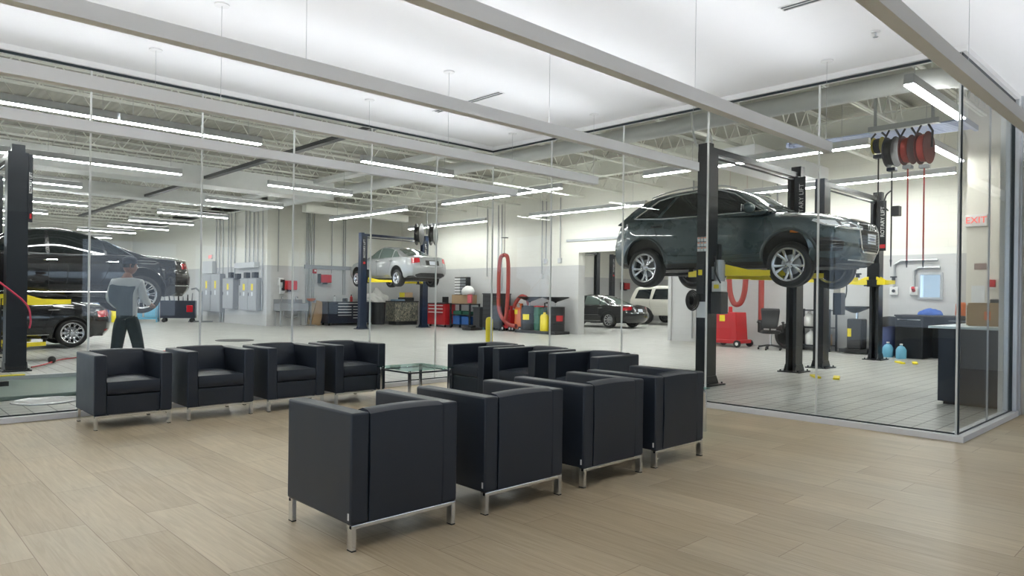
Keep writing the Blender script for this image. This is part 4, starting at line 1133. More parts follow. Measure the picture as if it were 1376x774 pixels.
# controls on the near post of the first lift
x0 = 11.03 - 1.65
bm = nb(); box(bm, x0 - .006, x0 - .001, -.09 + 5.65, .085 + 5.65, 1.02, 1.26); tag_ = obj('control_sheet', bm, M_paper, None, smooth=False); tag(tag_, 'white instruction sheet on the near lift post', 'notice')
bm = nb()
for r_ in range(3):
    for k in range(3): box(bm, x0 - .010, x0 - .001, 5.575 + k * .055 + r_ * .002, 5.622 + k * .055, 2.02 + r_ * .075, 2.085 + r_ * .075)
o_ = obj('warning_stickers', bm, M_paper, None, smooth=False); o_.name = 'warning_sticker_sheet'; tag(o_, 'three rows of small warning stickers on the near lift post', 'sticker')
bm = nb()
for r_ in range(3):
    for k in range(3): box(bm, x0 - .0115, x0 - .010, 5.58 + k * .055, 5.617 + k * .055, 2.065 + r_ * .075, 2.078 + r_ * .075)
obj('sticker_heading', bm, M_orange, o_, smooth=False)
t_ = thing('latch_box', 'dark latch box with a yellow label on the near lift post', 'control box', (x0, 5.65, 1.38))
obj('case', box(nb(), -.05, 0, -.07, .07, 0, .45), M_blackm, t_, bevel=.006); obj('yellow_label', box(nb(), -.053, -.05, -.03, .035, .28, .36), M_yel, t_, smooth=False)
t_ = thing('hydraulic_power_unit', 'grey motor over a dark oil tank on the near lift post', 'motor', (x0 + .16, 5.46, 1.24))
obj('oil_tank', box(nb(), -.10, .10, -.10, .08, -.16, .17), M_dgrey, t_, bevel=.01); obj('pump_cover', box(nb(), -.09, .09, -.09, .07, .17, .33), M_whitep, t_, bevel=.01)
bm = nb(); cyl(bm, (0, -.01, .33), (0, -.01, .62), .08, seg=20); cyl(bm, (0, -.01, .62), (0, -.01, .65), .068, seg=20); box(bm, -.05, .05, .06, .11, .36, .55); obj('motor', bm, M_steel, t_)
obj('yellow_label', box(nb(), -.095, -.09, -.05, .03, .22, .28), M_yel, t_, smooth=False)
bm = nb(); tube(bm, [(-.02, .06, .7), (-.1, .0, .6), (-.13, -.02, .45), (-.09, -.08, .3)], .012, 8, sm=6); tube(bm, [(.05, .1, -.1), (.0, .14, .1), (-.05, .12, .3)], .01, 8, sm=6); obj('hose', bm, M_rubber, t_)
bm = nb()
for k in range(4): tube(bm, [(x0 - .02 - .01 * k, 5.80 + (.11 - .02 * k) * math.cos(a), 1.28 + (.15 - .025 * k) * math.sin(a)) for a in [2 * PI * i / 18 for i in range(18)]], .012, 6, closed=True)
box(bm, x0 - .01, x0 + .05, 5.74, 5.86, 1.2, 1.34)
tag(obj('hose_coil', bm, M_rubber), 'black coiled hose hung on the near lift post', 'hose')
bm = nb(); tube(bm, [(10.35, 6.5, 4.55), (10.2, 6.35, 4.1), (9.95, 6.1, 3.75), (9.75, 5.85, 3.72), (9.62, 5.7, 3.85), (9.58, 5.62, 3.66)], .018, 8, sm=6)
tag(obj('power_cable', bm, M_whitep), 'thick white cable drooping from the duct to the near lift post', 'cable')
t_ = thing('lift_control', 'dark control box with a black looped hose on the empty lift', 'control box', (13.85, 5.40, 1.15))
obj('case', box(nb(), -.1, .12, -.1, .05, -.12, .3), M_navy, t_, bevel=.01); obj('panel', box(nb(), -.09, .11, -.09, .04, .3, .52), M_cream, t_, bevel=.01)
obj('hose', tube(nb(), [(.12, -.05, .1), (.22, -.08, .3), (.18, -.08, .55), (.05, -.05, .6)], .012, 8, sm=6), M_rubber, t_)
# ================================================================ the mechanic
def limb_person():
    t = thing('person', 'person in grey charcoal work jacket and dark cap, back turned, by the raised sedan', 'person', (3.03, 11.30, 0), R(-28))
    # local frame: +y is where the body faces, +x its own right, z up
    verts = [  # pos, radius x, radius y
        ((0, 0, .94), .130, .105),          # 0 pelvis
        ((0, .0, 1.10), .148, .105),        # 1 waist
        ((0, .01, 1.28), .168, .115),       # 2 chest
        ((0, .0, 1.43), .145, .095),        # 3 upper chest
        ((0, .01, 1.52), .058, .058),       # 4 neck
        ((0, .03, 1.60), .055, .058),       # 5 neck top
        ((.17, .0, 1.44), .066, .062),      # 6 r shoulder
        ((.225, -.01, 1.20), .055, .053),   # 7 r elbow
        ((.27, .20, 1.12), .040, .040),     # 8 r wrist
        ((-.17, .0, 1.44), .066, .062),     # 9
        ((-.235, .0, 1.20), .055, .053),    # 10
        ((-.17, .22, 1.06), .040, .040),    # 11
        ((.10, .0, .86), .098, .098),       # 12 r hip
        ((.155, .03, .48), .070, .072),     # 13 r knee
        ((.20, -.05, .10), .050, .052),     # 14 r ankle
        ((-.10, .0, .86), .098, .098),      # 15
        ((-.14, .04, .48), .070, .072),     # 16
        ((-.19, .06, .10), .050, .052),      # 17
    ]
    edges = [(0, 1), (1, 2), (2, 3), (3, 4), (4, 5), (3, 6), (6, 7), (7, 8), (3, 9), (9, 10), (10, 11), (0, 12), (12, 13), (13, 14), (0, 15), (15, 16), (16, 17)]
    def skin(name, vs, es, mat, grow=0.0, root=0, sub=2, parent=t):
        me = bpy.data.meshes.new(name); me.from_pydata([v[0] for v in vs], es, []); o = bpy.data.objects.new(name, me); COL.objects.link(o)
        m = o.modifiers.new('skin', 'SKIN'); m.use_smooth_shade = True
        for i, v in enumerate(vs):
            me.skin_vertices[0].data[i].radius = (v[1] + grow, v[2] + grow)
        me.skin_vertices[0].data[root].use_root = True
        s_ = o.modifiers.new('sub', 'SUBSURF'); s_.levels = s_.render_levels = sub
        me.materials.append(mat); o.parent = parent
        return o
    # body: head, neck and trunk in one surface
    bs_ = lambda i: 1 if i in (4, 5, 8, 11) else .5 if i in (0, 12, 15) else .7
    bv = [(v[0], v[1] * bs_(i), v[2] * bs_(i)) for i, v in enumerate(verts)]
    body = skin('body', bv, edges, M_skin)
    # head as a shaped ball with face, ears
    bm = nb(); bmesh.ops.create_uvsphere(bm, u_segments=28, v_segments=20, radius=1)
    for v in bm.verts:
        x, y, z = v.co; w = 1 - .22 * max(0, -z) ** 1.3
        X, Y, Z = x * .076 * w, y * .098 * (1 - .10 * max(0, -z)), z * .122
        if y > .5: Y -= .012 * (y - .5)
        g = lambda a, b, r: math.exp(-((x - a) ** 2 + (z - b) ** 2) / r)
        if y > 0: Y += .024 * g(0, -.12, .018) + .010 * g(0, -.42, .03) + .008 * g(0, -.78, .05) - .010 * (g(.33, .05, .03) + g(-.33, .05, .03)) + .006 * g(0, .25, .1)
        v.co = Vector((X, Y + .035, Z + 1.675))
    for sx in (-1, 1): tube(bm, [(sx * .074, .02, 1.70), (sx * .086, .005, 1.70), (sx * .088, .0, 1.675), (sx * .083, .008, 1.652), (sx * .074, .018, 1.645)], .009, 6, sm=3)
    hd = obj('head', bm, M_skin, t, ang=80)
    bm = nb()
    for sx in (-1, 1):
        bmesh.ops.create_uvsphere(bm, u_segments=10, v_segments=8, radius=.011, matrix=Matrix.Translation((sx * .026, .121, 1.682)))
    obj('eyes', bm, M_whitep, hd)
    bm = nb(); tube(bm, [(-.022, .124, 1.622), (0, .131, 1.623), (.022, .124, 1.622)], .004, 6, sm=3); obj('mouth', bm, pm('lip', (.2, .07, .05), .5), hd)
    # head turned towards the body's right
    hd.matrix_local = Matrix.Translation((0, .01, 0)) @ Matrix.Rotation(R(-55), 4, 'Z')
    bm = nb(); lathe(bm, [(.080, 1.655), (.0835, 1.70), (.082, 1.735), (.02, 1.76)], Matrix.Translation((0, .025, 0)) @ Matrix.Diagonal((.96, 1.17, 1, 1)), 28)
    for v in list(bm.verts):
        if v.co.y > .075 and v.co.z < 1.72: v.co.z = 1.72 + (v.co.z - 1.72) * .1
    obj('hair', bm, M_hair, hd)
    bm = nb(); lathe(bm, [(.0855, 1.712), (.0875, 1.735), (.086, 1.765), (.074, 1.795), (.045, 1.815), (.001, 1.82)], Matrix.Translation((0, .03, 0)) @ Matrix.Diagonal((.97, 1.2, 1, 1)), 28)
    P = [(.075 * math.cos(a), .095 + .075 * math.sin(a) * 1.25) for a in [PI * k / 12 for k in range(13)]]
    prism(bm, P, 'z', 1.716, 1.724)
    lathe(bm, [(.008, 1.82), (.008, 1.826), (.001, 1.828)], Matrix.Translation((0, .03, 0)), 10)
    obj('cap', bm, M_cap, hd, ang=50)
    # jacket with sleeves
    jv = [((0, .0, .86), .152, .124), ((0, 0, 1.10), .150, .114), ((0, .01, 1.28), .170, .120), ((0, 0, 1.42), .150, .100), ((0, .008, 1.51), .072, .068),
          ((.17, 0, 1.435), .072, .070), ((.225, -.01, 1.20), .062, .060), ((.262, .175, 1.125), .048, .048), ((-.17, 0, 1.435), .072, .070), ((-.235, 0, 1.20), .062, .060), ((-.175, .19, 1.075), .048, .048)]
    je = [(0, 1), (1, 2), (2, 3), (3, 4), (3, 5), (5, 6), (6, 7), (3, 8), (8, 9), (9, 10)]
    jk = skin('jacket', jv, je, M_jack, root=1)
    # charcoal back panel lying on the jacket
    bm = nb(); rows = []
    for k in range(17):
        z = .90 + (1.40 - .90) * k / 16; row = []
        for j in range(19):
            a = R(203 + 100 * j / 18); row.append(bm.verts.new((.26 * math.cos(a), .22 * math.sin(a), z)))
        rows.append(row)
    for A, B_ in zip(rows, rows[1:]):
        for j in range(18): bm.faces.new((A[j], A[j + 1], B_[j + 1], B_[j]))
    o = obj('jacket_back_panel', bm, M_vest, t)
    m = o.modifiers.new('wrap', 'SHRINKWRAP'); m.target = jk; m.offset = .006; m.wrap_method = 'PROJECT'; m.use_project_y = True; m.use_negative_direction = True; m.use_positive_direction = True
    o.modifiers.new('wrap', 'SHRINKWRAP').target = jk; o.modifiers[-1].offset = .006
    o.modifiers.remove(o.modifiers[0])
    # trousers
    tv = [((0, 0, 1.02), .120, .095), ((.085, 0, .82), .104, .104), ((.155, .03, .48), .080, .085), ((.20, -.05, .09), .074, .082), ((-.085, 0, .82), .104, .104), ((-.14, .04, .48), .080, .085), ((-.19, .06, .09), .074, .082)]
    skin('trousers', tv, [(0, 1), (1, 2), (2, 3), (0, 4), (4, 5), (5, 6)], M_trou)
    for sx, yy in ((.20, -.05), (-.19, .06)):
        bm = nb(); pts = []
        prof = [(-.10, .045, .07), (-.05, .048, .09), (.03, .050, .085), (.10, .052, .06), (.16, .045, .045), (.195, .02, .03)]
        rr = []
        for (y, w, h) in prof: rr.append([bm.verts.new((sx + w * math.cos(a), yy + y, max(.0, h * .5 + h * .5 * math.sin(a)))) for a in [2 * PI * k / 14 for k in range(14)]])
        for A, B_ in zip(rr, rr[1:]):
            for k in range(14): bm.faces.new((A[k], A[(k + 1) % 14], B_[(k + 1) % 14], B_[k]))
        bm.faces.new(rr[0][::-1]); bm.faces.new(rr[-1])
        obj('shoe', bm, M_blackp, t)
    # hands
    for sx, w in ((1, (.27, .20, 1.12)), (-1, (-.17, .22, 1.06))):
        w = Vector(w); hv = [(tuple(w + Vector((0, -.03, .01))), .027, .024), (tuple(w + Vector((0, .03, -.005))), .034, .018), (tuple(w + Vector((0, .085, -.015))), .036, .014)]
        es = [(0, 1), (1, 2)]
        for k in range(4):
            o_ = (-.030 + .020 * k); L_ = (.068, .078, .073, .058)[k]
            b0 = len(hv); hv += [(tuple(w + Vector((o_ * sx, .088, -.015))), .0095, .009), (tuple(w + Vector((o_ * sx * 1.1, .088 + L_ * .45, -.022))), .009, .0085), (tuple(w + Vector((o_ * sx * 1.1, .088 + L_ * .7, -.045))), .008, .008), (tuple(w + Vector((o_ * sx * 1.1, .088 + L_ * .75, -.065))), .0072, .0072)]
            es += [(2, b0), (b0, b0 + 1), (b0 + 1, b0 + 2), (b0 + 2, b0 + 3)]
        b0 = len(hv); hv += [(tuple(w + Vector((-.035 * sx, .045, -.01))), .012, .011), (tuple(w + Vector((-.052 * sx, .075, -.025))), .010, .010), (tuple(w + Vector((-.050 * sx, .10, -.04))), .008, .008)]
        es += [(1, b0), (b0, b0 + 1), (b0 + 1, b0 + 2)]
        skin('hand', hv, es, M_skin, root=0)
    return t
limb_person()

# ================================================================ workshop things
def simple(name, label, cat, bm, mat, group=None, **k):
    return tag(obj(name, bm, mat, **k), label, cat, group)
# bollard
t = thing('bollard', 'yellow round topped bollard just behind the armchairs', 'bollard', (9.35, 10.4, 0))
bm = nb(); lathe(bm, [(.072, 0), (.072, .81), (.067, .85), (.051, .875), (.025, .888), (.001, .891)], None, 28); obj('post', bm, M_yel, t)
obj('foot_ring', lathe(nb(), [(.095, 0), (.095, .03), (.074, .03), (.074, 0)], None, 24, cap=False), M_yel, t)

# electrical cabinets on the return wall x = 12.3
def cabinet(y0, y1, z0, z1, label, doors=2):
    t = thing('electrical_cabinet', label, 'electrical cabinet', (12.295, (y0 + y1) / 2, z0)); h = z1 - z0; w = (y1 - y0) / 2
    obj('case', box(nb(), -.22, 0, -w, w, 0, h), M_greym, t, bevel=.005, smooth=False)
    for k in range(doors):
        a = -w + 2 * w * k / doors; b = -w + 2 * w * (k + 1) / doors
        d = obj('door', box(nb(), -.235, -.22, a + .02, b - .02, .03, h - .03), pm('cabinet_grey', (.36, .37, .39), .45), t, smooth=False, bevel=.003)
        obj('handle', box(nb(), -.25, -.235, b - .08, b - .06, h * .45, h * .55), M_blackm, d, smooth=False)
        obj('warning_label', box(nb(), -.2365, -.235, (a + b) / 2 - .1, (a + b) / 2 + .1, h * .62, h * .82), M_yel, d, smooth=False)
        obj('white_label', box(nb(), -.2365, -.235, (a + b) / 2 - .07, (a + b) / 2 + .07, h * .45, h * .57), M_paper, d, smooth=False)
    return t
cabinet(31.2, 33.3, .45, 2.15, 'tall grey electrical cabinet by the bluish far wall', 2)
cabinet(29.75, 30.9, .62, 1.95, 'middle grey electrical cabinet with yellow warning label', 1)
cabinet(27.45, 29.05, .60, 1.93, 'grey electrical cabinet with two yellow labels nearest the wall corner', 2)
simple('wire_trough', 'pale box trough feeding pipes to the electrical cabinet', 'trough', box(nb(), 12.08, 12.3, 27.7, 29.7, 2.36, 2.58), M_ltgrey, bevel=.005, smooth=False)
simple('wall_speaker', 'pale square box over the tall electrical cabinet', 'box', box(nb(), 12.1, 12.3, 32.2, 33.4, 2.18, 2.75), M_ltgrey, bevel=.01, smooth=False)
# black disconnect switches
for y, z in ((29.62, 2.02), (30.3, 2.08), (27.9, 2.05), (28.7, 2.05), (29.15, 1.75)):
    simple('switch_box', 'small black switch box fixed on or beside the electrical cabinets', 'switch', box(nb(), 12.12, 12.3, y - .13, y + .13, z - .12, z + .12), M_blackm, 'black switch boxes at the electrical cabinets', smooth=False, bevel=.01)
# conduits
def conduit(pts, r, label, grp, mat=None):
    simple('conduit', label, 'pipe', tube(nb(), pts, r, 8), mat or M_steel, grp)
g1 = 'thin pipes rising above the electrical cabinets'
for y, z0 in ((27.8, 2.58), (28.2, 2.58), (28.6, 2.58), (29.0, 2.58), (30.1, 1.95), (30.5, 1.95), (30.8, 1.95), (31.4, 2.15), (31.8, 2.15), (32.2, 2.15), (27.35, .6)):
    conduit([(12.26, y, z0), (12.26, y, 4.9)], .022, 'thin grey conduit rising from the electrical cabinets to the roof', g1)
for y in (31.3, 31.6):
    conduit([(12.26, y, .0), (12.26, y, .46)], .05, 'thick grey pipe stub under the tall electrical cabinet', 'pipe stubs under the tall cabinet')
g2 = 'thin pipes on the block wall by the sink'
for x in (14.05, 14.12, 14.22, 13.98, 14.32):
    conduit([(x, YN - .04, .1), (x, YN - .04, 4.9)], .02, 'thin grey pipe running up the block wall beside the sink', g2)
for x in (15.7, 15.8, 15.15, 12.75):
    conduit([(x, YN - .04, 1.3 if x > 15.5 else 2.2), (x, YN - .04, 4.9)], .018, 'thin grey pipe dropping down the block wall behind the black tool chest', 'thin pipes over the tool chest')
for y, z in ((20.35, 1.6), (20.15, 1.5), (17.95, 2.15), (17.75, 2.7), (17.05, 2.7), (11.6, .1), (8.95, 1.95), (21.0, 2.1)):
    conduit([(XE - .04, y, z), (XE - .04, y, 4.9)], .02, 'thin pipe dropping down the long block wall', 'thin pipes on the long block wall')
for y, z in ((20.35, 1.6), (17.95, 2.1), (8.95, 1.9), (17.75, 2.65), (17.05, 2.65)):
    simple('outlet_box', 'small grey outlet box at the foot of a wall pipe', 'outlet', box(nb(), XE - .09, XE, y - .07, y + .07, z - .12, z + .06), M_ltgrey, 'outlet boxes on the long block wall', smooth=False, bevel=.008)
conduit([(XE - .04, 5.95, 1.65), (XE - .04, 5.95, 2.2), (XE - .04, 5.8, 2.3), (XE - .04, 5.0, 2.3)], .03, 'bent pipe arching over the small window', None)
conduit([(XE - .04, 5.5, 1.65), (XE - .04, 5.5, 2.05), (XE - .04, 5.4, 2.12), (XE - .04, 4.95, 2.12)], .03, 'lower bent pipe hugging the corner of the small window', None)
for y, l in ((5.95, 'white wall socket under the outer bent pipe'), (5.5, 'white socket with red plug under the inner bent pipe')):
    t = thing('wall_socket', l, 'socket', (XE, y, 1.56)); obj('plate', box(nb(), -.06, 0, -.09, .09, -.1, .1), M_whitep, t, bevel=.01)
    obj('socket_face' if y > 5.6 else 'red_plug', cyl(nb(), (-.061, 0, 0), (-.075 if y > 5.6 else -.14, 0, .0 if y > 5.6 else .08), .04, seg=12), M_blackp if y > 5.6 else M_red, t)
# sink and its neighbours on wall y = 27
t = thing('wash_sink', 'grey two-bowl utility sink on steel legs against the block wall', 'sink', (13.2, YN - .3, 0))
bm = nb(); box(bm, -.62, .62, -.28, -.26, .62, .92); box(bm, -.62, .62, .26, .28, .62, 1.08); box(bm, -.62, -.60, -.26, .26, .62, .92); box(bm, .60, .62, -.26, .26, .62, .92); box(bm, -.01, .01, -.26, .26, .62, .92); box(bm, -.6, .6, -.26, .26, .62, .64); obj('basin', bm, M_greym, t, smooth=False, bevel=.005)
for sx in (-.55, .55):
    for sy in (-.22, .22): obj('leg', cyl(nb(), (sx, sy, 0), (sx, sy, .62), .02, seg=8), M_steel, t)
for x_ in (-.3, .3): obj('tap', tube(nb(), [(x_, .24, 1.0), (x_, .24, 1.16), (x_, .12, 1.2), (x_, .05, 1.12)], .015, 8, sm=4), M_chrome, t)
obj('drain_pipe', tube(nb(), [(-.3, 0, .62), (-.3, 0, .4), (0, 0, .34), (.3, 0, .4), (.3, 0, .62)], .025, 8, sm=4), M_steel, t)
for x, z, m, l in ((12.85, 1.78, M_whitep, 'white paper towel dispenser over the sink'), (12.9, 1.45, M_ltgrey, 'small grey soap dispenser over the sink')):
    t = thing('dispenser', l, 'dispenser', (x, YN, z)); obj('case', box(nb(), -.1, .1, -.14, 0, -.16, .16), m, t, bevel=.02); obj('window', box(nb(), -.05, .05, -.145, -.14, -.02, .1), M_dgrey, t, smooth=False)
def reel_box(x, y, z, axis, label, s=1.0):
    t = thing('red_hose_reel', label, 'hose reel', (x, y, z), 0 if axis == 'y' else -PI / 2)
    obj('case', box(nb(), -.24 * s, .24 * s, -.3, 0, -.17 * s, .17 * s), M_red, t, bevel=.03); obj('wall_bracket', box(nb(), -.27 * s, -.24 * s, -.25, 0, -.2 * s, .2 * s), M_blackm, t, smooth=False)
    obj('hose_guide', box(nb(), -.08, .08, -.22, -.08, -.23 * s, -.17 * s), M_blackp, t, bevel=.01)
reel_box(13.2, YN, 1.65, 'y', 'dark red hose reel box mounted above the sink', 1.1)
reel_box(14.78, YN, 1.96, 'y', 'bright red hose reel box above the tool chest', 1.0)
reel_box(27.4, 25.2, 2.1, 'y', 'red hose reel box beyond the opening above the black sedan', 1.1)
reel_box(33.2, 25.2, 2.0, 'y', 'red hose reel box beyond the opening above the white SUV', 1.1)
t = thing('fire_alarm', 'small red fire alarm on the block wall by the pipes', 'alarm', (14.35, YN, 2.25)); obj('case', box(nb(), -.08, .08, -.08, 0, -.08, .1), M_red, t, bevel=.01); obj('strobe', box(nb(), -.04, .04, -.11, -.08, 0, .07), M_whitep, t, bevel=.01)
t = thing('eye_wash_station', 'orange bowl eye wash station on a pipe by the wall', 'eye wash', (14.08, YN - .28, 0))
obj('bowl', lathe(nb(), [(.02, 1.0), (.12, 1.03), (.2, 1.12), (.19, 1.12), (.11, 1.05), (.001, 1.03)], None, 20), M_orange, t); obj('pipe', tube(nb(), [(0, 0, 1.02), (0, 0, .3), (0, .2, .25)], .025, 8), M_steel, t)
obj('foot', box(nb(), -.12, .12, -.1, .1, 0, .03), M_steel, t, smooth=False); obj('stand', cyl(nb(), (0, 0, .03), (0, 0, .3), .025), M_steel, t)
bm = nb(); T = Matrix.Translation((14.35, YN - .25, 0)) @ Matrix.Rotation(R(14), 4, 'Y')
box(bm, -.25, .15, -.02, .02, 0.02, 1.02, T=T); simple('cardboard_sheet', 'brown cardboard sheet leaning by the black tool chest', 'cardboard', bm, M_card, smooth=False)
bm = nb(); T = Matrix.Translation((14.2, YN - .12, 0)) @ Matrix.Rotation(R(9), 4, 'Y'); box(bm, -.2, .12, -.02, .02, 0.02, .95, T=T); simple('cardboard_sheet', 'paler cardboard sheet behind the leaning brown one', 'cardboard', bm, pm('pale_card', (.5, .4, .28), .8), smooth=False)

def tool_chest(name, loc, rz, w, h, d, rows, label, mat, hmat=None, cat='tool chest'):
    t = thing(name, label, cat, loc, rz); hm = hmat or M_pull
    obj('body', box(nb(), -w / 2, w / 2, -d / 2, d / 2, .1, h - .04), mat, t, bevel=.006, smooth=False)
    obj('top', box(nb(), -w / 2 - .02, w / 2 + .02, -d / 2 - .02, d / 2 + .02, h - .04, h), M_dgrey, t, bevel=.006, smooth=False)
    for (x0, x1, z0, z1) in rows:
        dr = obj('drawer', box(nb(), x0, x1, -d / 2 - .015, -d / 2, z0, z1), mat, t, bevel=.003, smooth=False)
        obj('handle', box(nb(), x0 + .02, x1 - .02, -d / 2 - .035, -d / 2 - .015, z1 - .042, z1 - .010), hm, dr, smooth=False)
    for sx in (-1, 1):
        for sy in (-1, 1): obj('caster', cyl(nb(), (sx * (w / 2 - .1) - .02, sy * (d / 2 - .1), .05), (sx * (w / 2 - .1) + .02, sy * (d / 2 - .1), .05), .05, seg=12), M_rubber, t)
    return t
rows = [(-.62, .75, .84, .95)]
for k in range(4): rows.append((-.62, .05, .72 - k * .12, .82 - k * .12))
for k in range(5): rows.append((.10, .75, .72 - k * .12, .82 - k * .12))
tool_chest('tool_chest', (15.65, YN - .42, 0), 0, 2.1, 1.0, .7, rows, 'wide black tool chest with silver drawer pulls behind the lift post', M_navy)
for x, m, l, s_ in ((15.1, M_whitep, 'white bottle on the black tool chest', .1), (15.9, M_red, 'red can on the black tool chest', .12), (15.6, M_dgrey, 'dark bench vice on the black tool chest', .14)):
    t = thing('can' if s_ == .12 else 'bench_vice' if s_ == .14 else 'bottle', l, 'vice' if s_ == .14 else 'can' if s_ == .12 else 'bottle', (x, YN - .4, 1.0))
    if s_ == .14: obj('jaw', box(nb(), -.1, .1, -.05, .05, 0, .14), m, t, bevel=.01); obj('screw', cyl(nb(), (0, -.15, .08), (0, -.05, .08), .015, seg=8), M_steel, t)
    else: obj('body', lathe(nb(), [(s_ * .5, 0), (s_ * .5, s_ * 1.6), (s_ * .2, s_ * 1.9), (s_ * .2, s_ * 2.2)], None, 14), m, t); obj('cap', cyl(nb(), (0, 0, s_ * 2.2), (0, 0, s_ * 2.5), s_ * .22, seg=10), M_blackp, t)
# bins and the mottled box
def bin_(name, label, loc, mat, r=.28, h=.85, cat='bin', lid=None):
    t = thing(name, label, cat, loc)
    bm = nb(); lathe(bm, [(r * .82, 0), (r, h), (r * 1.06, h), (r * 1.06, h + .03), (r * .97, h + .03), (r * .78, .03), (.001, .03)], None, 20); obj('body', bm, mat, t)
    return t
bin_('waste_bin', 'grey plastic waste bin under a heap of white cloths', (17.25, YN - .42, 0), M_dgrey, .34, .95)
bm = nb(); bmesh.ops.create_icosphere(bm, subdivisions=4, radius=1)
for v in bm.verts:
    a = math.atan2(v.co.y, v.co.x); k = 1 + .12 * math.sin(5 * a + 3 * v.co.z) + .08 * math.sin(11 * a + 7 * v.co.z) + .05 * math.sin(17 * v.co.x) * math.cos(13 * v.co.z)
    v.co = Vector((v.co.x * .62 * k, v.co.y * .36 * k, v.co.z * .27 * k + .25 * math.exp(-((v.co.x - .1) ** 2) / .02) * max(0, v.co.z)))
    if v.co.z < -.12: v.co.z = -.12
simple('rag_pile', 'big heap of white rags over the grey bins', 'rags', bm, M_cloth, loc=(17.05, YN - .5, 1.10))
t = thing('equipment_box', 'large mottled brown camouflage box between the bins and lift post', 'box', (18.0, 25.82, 0))
obj('body', box(nb(), -.62, .62, -.35, .35, .16, 1.0), M_camo, t, bevel=.02, smooth=False); obj('lid', box(nb(), -.64, .64, -.37, .37, 1.0, 1.05), M_blackp, t, bevel=.01, smooth=False); obj('plinth', box(nb(), -.5, .6, -.3, .3, 0, .16), M_blackp, t, smooth=False)
bm = nb(); box(bm, -.26, .26, -.2, .2, 0, .07); o_ = simple('folded_cloth', 'folded light blue cloth on the mottled box', 'cloth', bm, M_bcloth, bevel=.03, loc=(17.75, 25.8, 1.05))
simple('equipment_case', 'dark equipment case on the mottled box', 'case', box(nb(), -.3, .3, -.2, .2, 0, .16), M_blackp, bevel=.02, loc=(18.3, 25.95, 1.05))
t = thing('cardboard_box', 'brown cardboard box with a yellow end on the dark case', 'box', (18.3, 25.95, 1.21), R(12)); obj('carton', box(nb(), -.26, .26, -.16, .16, 0, .22), M_card, t, bevel=.004, smooth=False); obj('yellow_end', box(nb(), -.27, -.26, -.15, .15, .01, .21), M_yel, t, smooth=False)
# red tool cart against the east wall
rz = -PI / 2
rows = [(-.5, .5, .80, .92), (-.5, .5, .66, .78), (-.5, .5, .52, .64)]
t = tool_chest('tool_cart', (XE - .45, 23.4, 0), rz, 1.2, 1.0, .55, rows, 'red tool cart with a laptop near the silver sedan tail', M_red, M_whitep, 'tool cart')
simple('laptop', 'open black laptop standing on the red tool cart', 'laptop', box(box(nb(), -.2, .2, -.15, .15, 0, .02), -.2, .2, .13, .15, .02, .26), M_blackp, smooth=False, loc=(XE - .45, 23.3, 1.0), rot=(0, 0, rz))
simple('parts_carton', 'white printed carton standing by the red tool cart', 'box', box(nb(), -.2, .2, -.18, .18, 0, .45), M_paper, smooth=False, loc=(XE - .5, 24.35, 0), bevel=.01)
for k, l in enumerate(('small white bottle on the red cart shelf', 'second small white bottle on the red cart shelf')):
    pass
# open black shelf with bins
t = thing('shelf_cart', 'open black shelf cart with green and blue bins by the wall', 'shelf', (XE - .45, 21.85, 0), rz)
for z in (.12, .52, .95): obj('shelf', box(nb(), -.6, .6, -.25, .25, z, z + .04), M_blackm, t, smooth=False)
for sx in (-1, 1):
    for sy in (-1, 1): obj('post', box(nb(), sx * .6 - .03, sx * .6 + .03, sy * .25 - .03, sy * .25 + .03, 0, 1.0), M_blackm, t, smooth=False)
for y, z, m, w, h, l in ((22.15, .16, M_blue, .42, .34, 'blue storage bin on the lowest cart shelf, side nearer the tool cart'), (21.6, .16, M_blue, .42, .32, 'blue storage bin on the lowest cart shelf, beside the other'), (22.1, .56, M_green, .5, .14, 'green tray on the middle cart shelf'), (21.55, .56, M_green, .4, .12, 'shorter green tray on the middle cart shelf'), (21.9, .99, M_card, 1.1, .36, 'wide cardboard box on top of the shelf cart')):
    bm = nb(); w2 = w / 2
    box(bm, -.2, -.185, -w2, w2, 0, h); box(bm, .185, .2, -w2, w2, 0, h); box(bm, -.185, .185, -w2, -w2 + .015, 0, h); box(bm, -.185, .185, w2 - .015, w2, 0, h); box(bm, -.185, .185, -w2 + .015, w2 - .015, 0, .02)
    if m is M_card: box(bm, -.2, .2, -w2, w2, h - .01, h)
    simple('cardboard_box' if m is M_card else 'storage_bin', l, 'box' if m is M_card else 'bin', bm, m, smooth=False, loc=(XE - .45, y, z))
t = thing('parts_organizer', 'black parts organizer of small drawers on the cardboard box', 'organizer', (XE - .42, 22.05, 1.35), rz)
obj('case', box(nb(), -.36, .36, -.12, .12, 0, .72), M_blackp, t, smooth=False)
for i in range(6):
    for j in range(2): obj('small_drawer', box(nb(), -.34 + j * .35, -.02 + j * .35, -.14, -.12, .02 + i * .115, .10 + i * .115), M_whitep if j == 0 else M_greym, t, smooth=False)
bm = nb(); bmesh.ops.create_icosphere(bm, subdivisions=3, radius=1)
for v in bm.verts: v.co = Vector((v.co.x * .22, v.co.y * .32, max(-.12, v.co.z * .22 * (1 + .2 * math.sin(9 * v.co.x + 5 * v.co.y)))))
simple('crumpled_bag', 'crumpled white bag beside the parts organizer', 'bag', bm, M_whitep, loc=(XE - .55, 21.55, 1.47))
simple('red_bag', 'small pinkish red bag hanging at the box corner', 'bag', box(nb(), -.05, .05, -.12, .12, -.1, .25), pm('pink_red', (.6, .12, .14), .5), bevel=.03, loc=(XE - .70, 21.25, 1.12))
simple('printed_carton', 'white printed carton on the floor next to the shelf cart', 'box', box(nb(), -.15, .15, -.12, .12, 0, .72), M_paper, bevel=.01, smooth=False, loc=(XE - .4, 21.10, 0))
